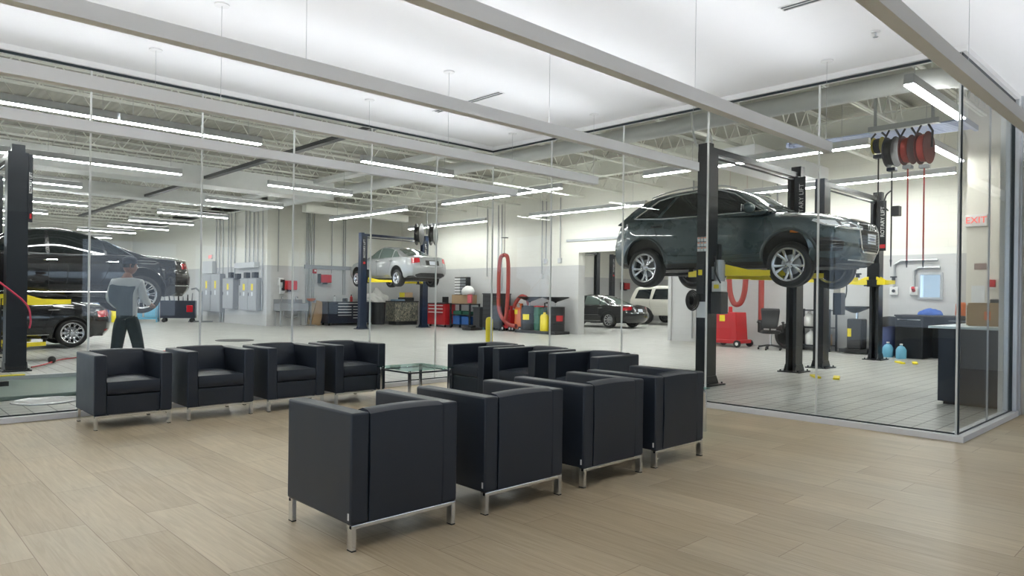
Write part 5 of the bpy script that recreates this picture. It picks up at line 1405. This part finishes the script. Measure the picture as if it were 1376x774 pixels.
simple('floor_fan_base', 'low black trolley jack on the floor by the tall drawers', 'jack', box(box(nb(), -.3, .3, -.25, .25, .06, .16), -.1, .1, -.1, .1, .16, .24), M_blackp, bevel=.02, loc=(XE - 1.2, 20.5, -.06))
# tall drawer tower
t = tool_chest('drawer_tower', (XE - .42, 19.98, 0), rz, .95, 1.42, .6, [(-.44, .44, .14 + k * .17, .29 + k * .17) for k in range(7)], 'tall black drawer tower beside the red hoses', M_dgrey, M_blackp)
simple('plastic_board', 'thin blue plastic panel leaning at the drawer tower', 'panel', box(nb(), -.22, .22, -.03, .03, 0, 1.4), pm('teal_plastic', (.12, .28, .36), .4), smooth=False, loc=(XE - .42, 20.49, 0))
simple('small_drawer_cart', 'low dark drawer cart behind the bollard', 'cart', box(box(nb(), -.25, .25, -.19, .19, 0.0, .85), -.27, .27, -.21, .21, .82, .88), M_dgrey, bevel=.01, smooth=False, loc=(XE - .55, 20.74, 0))
# red exhaust hose loop hanging from its hook
XH = XE - .75
bm = nb(); tube(bm, [(XH, 19.25, 2.86), (XH, 19.42, 2.78), (XH, 19.50, 2.4), (XH, 19.52, 1.6), (XH, 19.50, .9), (XH, 19.30, .5), (XH, 18.9, .26), (XH, 18.55, .22)], .075, 12, sm=6)
tube(bm, [(XH, 19.20, 2.86), (XH, 19.06, 2.78), (XH, 19.0, 2.4), (XH, 19.0, 1.6), (XH, 19.05, .9), (XH, 19.12, .42)], .075, 12, sm=6)
tag(obj('exhaust_hose', bm, M_redh), 'long red exhaust hose looped from a ceiling hook by the wall', 'hose')
simple('balancer_hook', 'black round balancer hanging on a wire above the red hose', 'hook', tube(cyl(cyl(nb(), (XH, 19.22, 3.5), (XH, 19.22, 3.52), .14, seg=20), (XH, 19.22, 4.9), (XH, 19.22, 3.5), .006, seg=5), [(XH, 19.22, 3.5), (XH, 19.22, 2.9)], .012, 6), M_blackm)
bm = nb(); tube(bm, [(XE - .5, 18.95, .9), (XE - .5, 18.8, 1.12), (XE - .5, 18.55, 1.32), (XE - .5, 18.25, 1.25), (XE - .5, 18.15, 1.0)], .07, 12, sm=6)
tag(obj('exhaust_hose', bm, M_redh), 'short red hose bent over the orange fluid caddy', 'hose')
# fluid caddies and drums
def fluid_caddy(loc, label, mat, h=.85, w=.5, d=.45, big=False):
    t = thing('fluid_caddy', label, 'fluid caddy', loc, -PI / 2)
    bm = nb(); prism(bm, [(-w / 2, .12), (w / 2, .12), (w * .42, h), (-w * .42, h)], 'y', -d / 2, d / 2); box(bm, -w / 2 - .08, w / 2 + .08, -d / 2 - .05, d / 2 + .05, .10, .2); obj('tank', bm, mat, t, bevel=.02, smooth=False)
    for sx in (-1, 1):
        for sy in (-1, 1):
            w_ = obj('wheel', cyl(nb(), (sx * (w / 2 + .02), sy * (d / 2 + .02), .1), (sx * (w / 2 + .02), sy * (d / 2 + .07), .1), .1, seg=18), M_rubber, t)
            obj('wheel_hub', cyl(nb(), (sx * (w / 2 + .02), sy * (d / 2 + .07), .1), (sx * (w / 2 + .02), sy * (d / 2 + .075), .1), .045, seg=14), M_whitep, w_)
    obj('yellow_label', box(nb(), -.16, .0, -d / 2 - .004, -d / 2 + .01, h - .25, h - .08), M_yel, t, smooth=False)
    obj('handle', tube(nb(), [(-w * .4, -.1, h - .02), (-w * .55, -.1, h + .15), (-w * .55, .1, h + .15), (-w * .4, .1, h - .02)], .015, 8), mat, t)
    obj('filler_neck', cyl(nb(), (.0, 0, h), (.0, 0, h + .15), .06, .05, 14), mat, t)
    return t
fluid_caddy((17.85, 9.85, 0), 'large red wheeled fluid tank with yellow labels behind the near lift post', M_red, .95, .75, .6)
t = thing('fluid_caddy', 'yellow twin-tank caddy half hidden beside the large red tank', 'fluid caddy', (18.35, 10.75, 0), -PI / 2)
for x_ in (-.12, .16): obj('tank', cyl(nb(), (x_, 0, .14), (x_, 0, .78), .13, seg=18), M_yel, t)
obj('base', box(nb(), -.3, .3, -.2, .2, .05, .14), M_red, t, smooth=False, bevel=.01); obj('hose_coil', tube(nb(), [(.0 + .12 * math.cos(a), -.05, 1.02 + .12 * math.sin(a)) for a in [2 * PI * k / 16 for k in range(16)]], .012, 6, closed=True), M_dgrey, t)
obj('handle', tube(nb(), [(-.2, 0, .14), (-.2, 0, 1.1), (.2, 0, 1.1), (.2, 0, .14)], .015, 8), M_red, t)
for sx in (-.25, .25): obj('wheel', cyl(nb(), (sx - .02, -.2, .06), (sx + .02, -.2, .06), .06, seg=14), M_rubber, t)
# red exhaust hoses at this end
bm = nb(); tube(bm, [(18.1, 10.05, 3.6), (18.1, 10.05, 2.4), (18.1, 10.02, 1.6), (18.1, 9.92, 1.25), (18.1, 9.80, 1.16), (18.1, 9.66, 1.25), (18.1, 9.56, 1.6), (18.1, 9.53, 2.4), (18.1, 9.53, 3.6)], .075, 12, sm=6); cyl(bm, (18.1, 10.05, 3.6), (18.1, 10.05, 4.9), .003, seg=5); cyl(bm, (18.1, 9.53, 3.6), (18.1, 9.53, 4.9), .003, seg=5); simple('exhaust_hose', 'red exhaust hose hanging in a loop above the large red tank', 'hose', bm, M_redh)
bm = nb(); cyl(bm, (18.3, 9.18, 3.6), (18.3, 9.18, .75), .075, seg=14); cyl(bm, (18.3, 9.18, 4.9), (18.3, 9.18, 3.6), .003, seg=5); t = simple('exhaust_hose', 'straight red exhaust hose hanging between the red tank and office chair', 'hose', bm, M_redh)
obj('nozzle', cyl(nb(), (18.3, 9.18, .75), (18.3, 9.18, .42), .09, .07, 14), M_dgrey, t)
# row by the opening
fluid_caddy((18.42, 19.25, 0), 'dark red fluid machine at the foot of the looped hose', M_red, .80, .36, .4)
fluid_caddy((18.42, 18.70, 0), 'orange fluid caddy next to the looped red hose', M_orange, .90, .36, .4)
def drum(loc, label, mat, r=.27, h=.85, ribs=2, lab=None):
    t = thing('drum', label, 'drum', loc)
    pr = [(r, .0), (r, .02)]
    for k in range(1, ribs + 1): z = h * k / (ribs + 1); pr += [(r, z - .02), (r + .015, z), (r, z + .02)]
    pr += [(r, h - .02), (r + .008, h), (r - .02, h), (r - .02, h - .02), (.001, h - .02)]
    obj('body', lathe(nb(), [(.001, 0)] + pr, None, 28), mat, t)
    obj('bung', cyl(nb(), (-.1, .08, h - .02), (-.1, .08, h + .02), .03, seg=10), M_steel, t)
    if lab:
        bm = nb(); a0 = lab[1]
        for k in range(6):
            A = R(a0 + k * 9); B_ = R(a0 + (k + 1) * 9); rr_ = r + .004
            bm.faces.new([bm.verts.new(p) for p in ((rr_ * math.cos(A), rr_ * math.sin(A), h * .42), (rr_ * math.cos(B_), rr_ * math.sin(B_), h * .42), (rr_ * math.cos(B_), rr_ * math.sin(B_), h * .66), (rr_ * math.cos(A), rr_ * math.sin(A), h * .66))])
        obj('label', bm, lab[0], t)
    return t
def funnel(loc, label, r=.42, ph=1.0):
    t = thing('drain_funnel', label, 'funnel', loc)
    obj('bowl', lathe(nb(), [(.03, ph), (.05, ph + .03), (r, ph + .18), (r, ph + .21), (r - .02, ph + .21), (.04, ph + .06), (.001, ph + .05)], None, 28), M_blackp, t)
    obj('stem', cyl(nb(), (0, 0, ph - .18), (0, 0, ph + .02), .025, seg=10), M_steel, t)
    return t
def pallet(loc, w, label):
    t = simple('spill_pallet', label, 'pallet', box(nb(), -.38, .38, -w / 2, w / 2, 0, .10), M_blackp, bevel=.02, smooth=False, loc=loc)
    return t
pallet((18.2, 18.0, 0), .9, 'low black spill pallet under the drum with a yellow label')
pallet((18.2, 17.5 - .05, 0), .0 + .18, 'low black strip pallet between the drums') if False else None
pallet((18.15, 16.95, 0), 1.16, 'low black spill pallet under the drums beside the wall opening')
drum((18.2, 18.1, .10), 'black drum with a yellow label under the first wide funnel', M_blackp, .27, .88, 2, (M_yel, 175))
funnel((18.2, 18.05, .08), 'wide black drain funnel over the drum with yellow label', .45, 1.02)
gd = drum((18.25, 17.54, .10), 'green drum with a red lid in the row by the wall', M_green, .24, .84, 2)
obj('lid', cyl(nb(), (0, 0, .845), (0, 0, .88), .25, seg=24), M_red, gd)
t = thing('jerrycan', 'bright yellow plastic container between green and black drums', 'container', (18.0, 17.10, .10))
obj('body', lathe(nb(), [(.001, 0), (.15, 0), (.16, .05), (.16, .5), (.12, .58), (.05, .60), (.05, .66), (.001, .66)], None, 20), M_yel, t); obj('pump', tube(nb(), [(0, 0, .66), (0, 0, .98), (0, -.12, 1.0)], .03, 8), M_blackp, t)
drum((18.25, 16.72, .10), 'black drum with a small red label next to the wall opening', M_blackp, .26, .86, 2, (M_red, 215))
funnel((18.15, 16.72, .08), 'wide black drain funnel over the drum beside the wall opening', .48, 1.02)
# office chair
t = thing('office_chair', 'black office chair on casters against the wall behind the near lift', 'chair', (17.55, 8.53, 0), R(112))
bm = nb(); lathe(bm, [(.001, .42), (.22, .42), (.25, .45), (.25, .48), (.22, .51), (.001, .515)], Matrix.Diagonal((1, 1, 1, 1)), 20); obj('seat', bm, M_blackp, t)
bm = nb(); rows_ = []
for i in range(9):
    z = .56 + .52 * i / 8; w = .24 * (1 - .25 * (1 - i / 8)) * (1 if i < 8 else .92)
    rows_.append([bm.verts.new((-w + 2 * w * j / 8, .24 + .0 * i - .07 * (1 - ((j - 4) / 4) ** 2) * -1 * .6 + .02 * math.sin(i), z)) for j in range(9)])
for A, B_ in zip(rows_, rows_[1:]):
    for j in range(8): bm.faces.new((A[j], A[j + 1], B_[j + 1], B_[j]))
o_ = obj('backrest', bm, M_dgrey, t); m = o_.modifiers.new('th', 'SOLIDIFY'); m.thickness = .05
for s_ in (-1, 1):
    a_ = obj('armrest', box(nb(), s_ * .30 - .035, s_ * .30 + .035, -.08, .2, .70, .74), M_blackp, t, bevel=.015); obj('arm_support', tube(nb(), [(s_ * .2, .05, .44), (s_ * .30, .06, .46), (s_ * .30, .06, .70)], .02, 8), M_blackp, a_)
obj('gas_column', cyl(nb(), (0, 0, .1), (0, 0, .42), .03, seg=12), M_chrome, t)
for k in range(5):
    a = 2 * PI * k / 5; p = (.3 * math.cos(a), .3 * math.sin(a))
    f_ = obj('base_arm', tube(nb(), [(0, 0, .13), (p[0], p[1], .08)], .02, 8), M_blackp, t); obj('caster', cyl(nb(), (p[0] - .02, p[1], .03), (p[0] + .02, p[1], .03), .03, seg=12), M_blackp, f_)
obj('back_bar', tube(nb(), [(0, .1, .43), (0, .26, .44), (0, .27, .62)], .02, 8), M_blackp, t)
# tyres leaning at the wall
for k, (y, l) in enumerate(((8.42, 'black tyre leaning on the wall behind the lift post, outermost of two'), (8.42, 'second black tyre leaning behind the first one'))):
    T = Matrix.Translation((18.52 - .25 * k, y, .335)) @ Matrix.Rotation(R(80), 4, 'Y') @ Matrix.Rotation(R(12), 4, 'X')
    bm = nb(); lathe(bm, [(.22, -.09), (.24, -.11), (.30, -.11), (.335, -.08), (.34, 0), (.335, .08), (.30, .11), (.24, .11), (.22, .09), (.22, -.09)], T, 32, cap=False)
    simple('tyre', l, 'tyre', bm, M_rubber)
# wire rack with jugs
t = thing('storage_rack', 'black wire rack with white jugs behind the blue tinted lift post', 'rack', (18.35, 7.68, 0), -PI / 2)
for z in (.12, .58, 1.03): obj('shelf', box(box(box(nb(), -.42, .42, -.22, -.19, z, z + .03), -.42, .42, .19, .22, z, z + .03), -.42, .42, -.19, .19, z + .01, z + .015), M_blackm, t, smooth=False)
for sx in (-1, 1):
    for sy in (-1, 1): obj('post', box(nb(), sx * .42 - .02, sx * .42 + .02, sy * .21 - .02, sy * .21 + .02, 0, 1.08), M_blackm, t, smooth=False)
def jug(loc, label, mat, s=1.0, group=None):
    t = thing('jug', label, 'jug', loc, R(20), group)
    obj('body', lathe(nb(), [(.001, 0), (.10 * s, 0), (.11 * s, .02), (.11 * s, .20 * s), (.07 * s, .27 * s), (.03 * s, .29 * s), (.03 * s, .31 * s)], None, 18), mat, t)
    obj('cap', cyl(nb(), (0, 0, .31 * s), (0, 0, .34 * s), .033 * s, seg=12), M_whitep, t)
    obj('handle', tube(nb(), [(.04 * s, 0, .28 * s), (.11 * s, 0, .25 * s), (.11 * s, 0, .16 * s)], .014 * s, 8, sm=3), mat, t)
jug((18.3, 7.85, .63), 'white jug on the upper shelf of the wire rack', M_whitep, 1.15)
jug((18.3, 7.8, .15), 'white jug on the lower shelf of the wire rack', M_whitep, 1.2)
simple('cardboard_box', 'small brown box on the lower rack shelf', 'box', box(nb(), -.12, .12, -.12, .12, 0, .28), M_card, smooth=False, loc=(18.3, 7.42, .155))
jug((17.7, 5.74, 0), 'pale blue washer fluid jug on the floor beside the workbench', M_ltblue, 1.05)
jug((17.45, 5.38, 0), 'second pale blue washer fluid jug, nearer the workbench', M_ltblue, 1.0)
# drain tank with funnel
t = thing('oil_drain_tank', 'dark grey oil drain tank with yellow label by the empty lift', 'drain tank', (18.2, 6.62, 0), -PI / 2)
obj('tank', box(nb(), -.17, .17, -.2, .2, .12, .86), M_dgrey, t, bevel=.03); obj('base', box(nb(), -.34, .34, -.26, .26, .03, .12), M_blackp, t, bevel=.01)
obj('yellow_label', box(nb(), -.15, -.06, -.206, -.2, .42, .62), M_yel, t, smooth=False)
obj('stem', cyl(nb(), (0, 0, .86), (0, 0, 1.05), .03, seg=10), M_chrome, t); obj('funnel', lathe(nb(), [(.03, 1.0), (.1, 1.02), (.36, 1.14), (.36, 1.17), (.33, 1.17), (.001, 1.05)], Matrix.Translation((-.05, 0, 0)), 24), M_dgrey, t)
bin_('waste_bin', 'blue grey waste bin with dark liner behind the end lift post', (18.2, 5.98, 0), pm('violet_blue_plastic', (.10, .13, .30), .5), .30, .86)
bm = nb(); lathe(bm, [(.325, .70), (.34, .9), (.33, .93), (.29, .9)], None, 20, cap=False)
for v in bm.verts: v.co.z += .02 * math.sin(v.co.x * 40) * math.cos(v.co.y * 33)
simple('bin_liner', 'dark bag rim folded over the blue grey bin', 'bin bag', bm, M_dgrey, loc=(18.2, 5.98, 0))
# workbench by the window
t = thing('workbench', 'long dark workbench with cabinets under the small window', 'workbench', (18.05, 4.65, 0), -PI / 2)
obj('bench_top', box(nb(), -.95, .95, -.4, .4, .96, 1.0), M_dgrey, t, bevel=.005, smooth=False)
for x0_, x1_ in ((-.93, -.35), (.1, .9)):
    c_ = obj('cabinet', box(nb(), x0_, x1_, -.38, .38, 0, .96), M_blackm, t, bevel=.005, smooth=False)
    obj('door', box(nb(), x0_ + .02, x1_ - .02, -.395, -.38, .05, .75), M_blackm, c_, smooth=False); obj('drawer', box(nb(), x0_ + .02, x1_ - .02, -.395, -.38, .78, .93), M_blackm, c_, smooth=False)
    obj('handle', box(nb(), x0_ + .05, x1_ - .05, -.41, -.395, .88, .9), M_chrome, c_, smooth=False)
obj('back_panel', box(nb(), -.35, .1, .3, .38, 0, .96), M_blackm, t, smooth=False)
bm = nb(); bmesh.ops.create_icosphere(bm, subdivisions=3, radius=1)
for v in bm.verts: v.co = Vector((v.co.x * .2, v.co.y * .26, max(-.02, v.co.z * .12 * (1 + .3 * math.sin(8 * v.co.y + 5 * v.co.x)))))
simple('blue_cloth', 'crumpled blue cloth lying on the dark workbench', 'cloth', bm, pm('royal_blue_cloth', (.03, .10, .40), .8), loc=(18.0, 4.95, 1.01))
t = simple('orange_canister', 'orange canister on the dark workbench', 'canister', lathe(nb(), [(.001, 0), (.12, 0), (.13, .02), (.12, .26), (.05, .3), (.001, .3)], None, 18), M_orange, loc=(18.1, 4.35, 1.0))
# reception cabinet right behind the glass
t = thing('service_counter', 'dark navy service counter with a light top right behind the glass corner', 'counter', (0, 0, 0))
obj('side_panel', box(nb(), 10.16, 10.25, 1.98, 2.70, .04, .965), M_navy, t, bevel=.004, smooth=False)
obj('drawer_block', box(nb(), 10.25, 11.5, 2.2, 2.70, .06, .93), M_greym, t, bevel=.004, smooth=False)
obj('metal_cabinet', box(nb(), 12.1, 12.9, 2.0, 2.75, .04, .96), M_greym, t, bevel=.004, smooth=False)
obj('plinth', box(nb(), 10.22, 12.9, 2.05, 2.65, 0, .06), M_blackp, t, smooth=False)
obj('counter_top', box(nb(), 10.1, 13.0, 1.97, 2.80, .965, .995), pm('pale_blue_worktop', (.55, .66, .70), .3), t, bevel=.003, smooth=False)
for (x_, y_, z_, w_, d_, h_, l) in ((10.85, 2.28, .995, .30, .46, .30, 'brown cardboard carton with an orange label on the service counter'), (11.3, 2.38, .995, .34, .5, .27, 'plain brown carton behind the labelled one')):
    t = thing('cardboard_box', l, 'box', (x_, y_, z_), R(4)); obj('carton', box(nb(), -w_ / 2, w_ / 2, -d_ / 2, d_ / 2, 0, h_), M_card, t, smooth=False, bevel=.003)
    obj('tape', box(nb(), -.03, .03, -d_ / 2 - .002, d_ / 2 + .002, h_ - .06, h_ + .001), pm('tape', (.5, .38, .24), .3), t, smooth=False)
    if 'label' in l and 'orange' in l: obj('orange_label', box(nb(), -w_ / 2 - .003, -w_ / 2, -.02, .05, .08, .19), M_orange, t, smooth=False)
t = thing('printer', 'dark printer behind the cartons on the service counter', 'printer', (12.3, 2.3, .995)); obj('case', box(nb(), -.25, .25, -.25, .25, 0, .36), M_dgrey, t, bevel=.02)
t = thing('notice', 'white notice sheet on the cream wall past the counter', 'notice', (15.49, 3.46, 1.46)); obj('sheet', box(nb(), -.006, 0, -.11, .11, -.16, .16), M_paper, t, smooth=False)
t = thing('fire_alarm', 'red fire alarm pull on the cream wall past the counter', 'alarm', (15.5, 3.24, 1.66)); obj('case', box(nb(), -.05, 0, -.06, .06, -.07, .07), M_red, t, bevel=.01); obj('handle_bar', box(nb(), -.06, -.05, -.045, .045, -.1, -.07), M_whitep, t, smooth=False)
t = thing('wall_sign', 'small brownish sign on the cream wall past the counter', 'sign', (15.5, 3.43, 1.98)); obj('panel', box(nb(), -.01, 0, -.10, .10, -.06, .06), pm('taupe', (.30, .22, .20), .5), t, smooth=False)
t = thing('exit_sign', 'red lettered EXIT sign high on the wall beyond the counter', 'exit sign', (15.5, 3.50, 2.85)); obj('case', box(nb(), -.05, 0, -.18, .18, -.11, .11), M_whitep, t, bevel=.008, smooth=False)
mm = Matrix((Vector((0, -1, 0)), Vector((0, 0, 1)), Vector((-1, 0, 0)))).transposed().to_4x4(); mm.translation = (-.052, 0, 0); text_mesh('lettering', 'EXIT', .17, M_sign, t, mm)
# hose reels hung from the roof
t = thing('reel_beam', 'steel rail carrying the hanging hose reels', 'rail', (13.1, 4.1, 4.27)); obj('rail', box(nb(), -.06, .06, -.6, .5, 0, .09), M_steel, t, smooth=False)
for y_ in (-.5, .4): obj('hanger', box(nb(), -.02, .02, y_ - .02, y_ + .02, .09, .7), M_steel, t, smooth=False)
def reel(y, label, mat, r, hose_mat, zend, gun=False, z=3.88):
    t = thing('hose_reel', label, 'hose reel', (13.1, y, z)); an = Matrix.Rotation(R(-4), 4, 'Z') @ Matrix.Rotation(PI / 2, 4, 'X')
    for s_ in (-1, 1): obj('flange', lathe(nb(), [(.03, s_ * .055), (r * .5, s_ * .06), (r, s_ * .065), (r, s_ * .073), (.03, s_ * .07)], an, 32), mat, t)
    obj('wound_hose', lathe(nb(), [(.05, -.052), (r * .82, -.052), (r * .86, 0), (r * .82, .052), (.05, .052)], an, 28), hose_mat, t)
    br = nb(); tube(br, [an @ Vector((0, 0, .11)), an @ Vector((0, r * 1.0, .12)), an @ Vector((0, r * 1.5, .05))], .018, 6); tube(br, [an @ Vector((0, 0, -.11)), an @ Vector((0, r * 1.0, -.12)), an @ Vector((0, r * 1.5, -.05))], .018, 6); obj('bracket', br, M_dgrey, t)
    gb = obj('guide', box(nb(), -.07, .07, -.07, .07, -r - .07, -r - .01), M_navy if hose_mat is M_rubber else M_greym, t, bevel=.01)
    obj('hanging_hose', cyl(nb(), (0, 0, -r - .03), (0, 0, zend - z), .013, seg=8), hose_mat, t)
    obj('hose_end', cyl(nb(), (0, 0, zend - z), (0, 0, zend - z - .12), .02, .008, 8), M_blackp, t)
    if gun:
        bm = nb(); box(bm, -.07, .07, -.14, -.02, .75 + zend - z, .92 + zend - z); tube(bm, [(0, .0, 1.2 + zend - z), (0, .09, 1.12 + zend - z), (0, .12, .95 + zend - z), (0, .05, .85 + zend - z)], .015, 6, sm=4); obj('control_gun', bm, M_dgrey, t, bevel=.01)
reel(4.44, 'small yellow cable reel at the end of the reel rail', pm('dull_yellow', (.5, .42, .06), .5), .15, M_rubber, 2.9, z=4.02)
reel(4.22, 'black hose reel with a hanging nozzle', M_rubber, .26, M_rubber, 2.02, True)
reel(3.97, 'red hose reel in the middle of the rail', pm('dull_red', (.10, .022, .02), .5), .25, M_redh, 2.0)
reel(3.72, 'red hose reel nearest the corner end of the rail', pm('dull_red', (.10, .022, .02), .5), .27, M_redh, 2.0)
# yellow floor pads of the folded lift arms, hoses on the floor
for x_, y_, r_, l in ((11.93, 5.0, 10, 'yellow low pad on the floor under the lifted grey car, farther one'), (12.0, 4.68, -5, 'yellow low pad on the floor under the lifted grey car, nearer one'), (16.15, 5.0, 8, 'yellow low pad beside the end lift post, farther one'), (16.3, 4.76, -6, 'yellow low pad beside the end lift post, nearer one')):
    simple('floor_pad', l, 'floor pad', box(nb(), -.2, .2, -.05, .05, 0, .035), M_yel, smooth=False, bevel=.01, loc=(x_, y_, 0), rot=(0, 0, R(r_ + 25)))
bm = nb(); tube(bm, [(2.3, 13.9, .03), (2.55, 14.3, .03), (3.0, 15.2, .03), (3.6, 15.6, .03), (4.6, 15.9, .03), (5.6, 16.4, .03)], .012, 6, sm=6); simple('air_hose', 'thin red air hose running over the tiles from the lift post', 'hose', bm, M_red)
bm = nb(); bmesh.ops.create_uvsphere(bm, u_segments=14, v_segments=10, radius=.065); simple('hose_ball', 'black ball stop on the red air hose', 'ball', bm, M_blackp, loc=(2.75, 14.78, .065))
bm = nb(); tube(bm, [(.85, 13.15, 5.3), (.9, 13.15, 3.2), (1.15, 13.2, 2.3), (1.35, 13.25, 1.85), (1.75, 13.3, 1.45), (2.12, 13.35, 1.1), (2.2, 13.42, .85), (2.2, 13.5, .7)], .014, 8, sm=6); simple('air_hose', 'bright pink red hose sagging across the lift post', 'hose', bm, pm('pink_red_hose', (.62, .04, .10), .4))
# flush scissor platform in front of the lift post
t = thing('scissor_platform', 'low grey green scissor platform with yellow edge in the floor behind the glass', 'platform', (.6, 10.9, 0))
obj('deck', box(nb(), -3.5, 2.0, -.85, 1.0, 0, .05), pm('grey_green_steel', (.20, .26, .24), .35, .2), t, smooth=False, bevel=.01)
obj('side_rail', box(nb(), -3.5, 2.0, 1.0, 1.12, 0, .10), M_ltgrey, t, smooth=False)
obj('yellow_edge', box(nb(), -3.5, 1.3, 1.0, 1.12, .101, .115), M_yel, t, smooth=False, bevel=.01)
obj('cross_bar', box(nb(), -3.5, 1.0, .25, .36, .05, .11), M_dgrey, t, smooth=False)
t2 = simple('drain_cover', 'round steel drain cover in the tiles before the platform', 'drain cover', lathe(nb(), [(.34, 0), (.34, .012), (.30, .018), (.29, .012), (.001, .012)], None, 28), M_steel, loc=(1.75, 9.75, 0))
simple('floor_drain', 'dark oval floor drain far out on the workshop floor', 'floor drain', lathe(nb(), [(.5, 0), (.5, .01), (.001, .012)], None, 28), M_dgrey, loc=(7.85, 19.2, 0))
# blue cart and tool trolley by the far wall
def gx(x, y): return (x, y, 0)
t = thing('parts_cart', 'light blue bin cart standing by the bluish far wall', 'cart', (9.6, 33.2, 0), R(-25))
obj('frame', box(box(nb(), -.55, .55, -.3, .3, .12, .2), -.55, .55, -.3, .3, .72, .76), M_ltblue, t, smooth=False)
for sx in (-1, 1):
    for sy in (-1, 1): obj('post', box(nb(), sx * .52 - .03, sx * .52 + .03, sy * .27 - .03, sy * .27 + .03, 0, 1.3), M_ltblue, t, smooth=False)
for z_ in (.2, .76):
    for x_ in (-.26, .26): obj('drawer', box(nb(), x_ - .22, x_ + .22, -.33, -.28, z_ + .02, z_ + .42), M_blue if z_ > .5 else M_ltblue, t, bevel=.01, smooth=False)
t = thing('tool_trolley', 'dark tool trolley cluttered with tools beside the light blue cart', 'trolley', (10.75, 32.4, 0), R(-25))
obj('body', box(nb(), -.7, .7, -.3, .3, .18, .95), M_navy, t, bevel=.02, smooth=False)
for k in range(7): obj('tool', cyl(nb(), (-.55 + k * .18, .05 * (k % 3), .95), (-.6 + k * .19, .1, 1.15 + .06 * (k % 4)), .03, .02, 8), M_blackp if k % 2 else M_greym, t)
obj('red_lamp', box(nb(), .35, .6, -.33, -.3, .45, .75), M_tail, t, bevel=.02)
for sx in (-.55, .55): obj('wheel', cyl(nb(), (sx, -.3, .09), (sx, -.22, .09), .09, seg=14), M_rubber, t); obj('wheel', cyl(nb(), (sx, .22, .09), (sx, .3, .09), .09, seg=14), M_rubber, t)
t = thing('engine_stand', 'grey upright stand with a bent top behind the tool trolley', 'stand', (11.55, 32.0, 0), R(-20)); obj('mast', box(nb(), -.08, .08, -.08, .08, .06, 1.35), M_greym, t, smooth=False); obj('arm', tube(nb(), [(0, 0, 1.3), (-.2, 0, 1.5), (-.4, 0, 1.45)], .04, 8), M_greym, t); obj('foot', box(nb(), -.5, .5, -.05, .05, 0, .06), M_greym, t, smooth=False)
simple('storage_drum', 'yellow plastic drum glimpsed between the mechanic and blue cart', 'drum', lathe(nb(), [(.001, 0), (.26, 0), (.27, .04), (.27, .75), (.2, .85), (.001, .86)], None, 20), M_yel, loc=(8.6, 33.3, 0))
simple('storage_bin', 'blue plastic bin glimpsed behind the yellow drum', 'bin', box(nb(), -.3, .3, -.3, .3, 0, .8), M_blue, bevel=.03, loc=(8.05, 34.0, 0))
t = thing('exit_sign', 'small red glowing sign on the return wall above the electrical cabinets', 'exit sign', (12.3, 32.85, 2.95)); obj('case', box(nb(), -.05, 0, -.2, .2, -.11, .11), M_whitep, t, smooth=False, bevel=.01)
mm = Matrix((Vector((0, -1, 0)), Vector((0, 0, 1)), Vector((-1, 0, 0)))).transposed().to_4x4(); mm.translation = (-.052, 0, 0); text_mesh('lettering', 'EXIT', .2, M_sign, t, mm)
# hose reel cluster by the silver sedan
t = thing('hose_reel', 'pair of black reels hung high beside the silver sedan lift', 'hose reel', (16.15, 21.6, 3.64)); an = Matrix.Rotation(R(40), 4, 'Z') @ Matrix.Rotation(PI / 2, 4, 'X')
for k in (-.3, .25): obj('drum', lathe(nb(), [(.03, k - .1), (.42, k - .1), (.42, k - .08), (.3, k - .07), (.3, k + .07), (.42, k + .08), (.42, k + .1), (.03, k + .1)], an, 26), M_blackp, t)
obj('bracket', tube(nb(), [(0, 0, .9), (0, 0, 0)], .03, 6), M_steel, t)

# ================================================================ light from outside
w = bpy.data.worlds.new('sky'); SC.world = w; w.use_nodes = True
nt = w.node_tree; bg = nt.nodes['Background']
tc = nt.nodes.new('ShaderNodeTexCoord'); sp = nt.nodes.new('ShaderNodeSeparateXYZ'); nt.links.new(tc.outputs['Generated'], sp.inputs[0])
ra = nt.nodes.new('ShaderNodeValToRGB'); mr = nt.nodes.new('ShaderNodeMapRange'); mr.inputs['From Min'].default_value = -.3; mr.inputs['From Max'].default_value = .8
nt.links.new(sp.outputs['Z'], mr.inputs['Value']); nt.links.new(mr.outputs[0], ra.inputs[0])
ra.color_ramp.elements[0].position = .19; ra.color_ramp.elements[0].color = (.30, .34, .36, 1)
ra.color_ramp.elements[1].position = .265; ra.color_ramp.elements[1].color = (.84, 1.0, 1.24, 1)
nt.links.new(ra.outputs['Color'], bg.inputs['Color']); bg.inputs['Strength'].default_value = 1.45
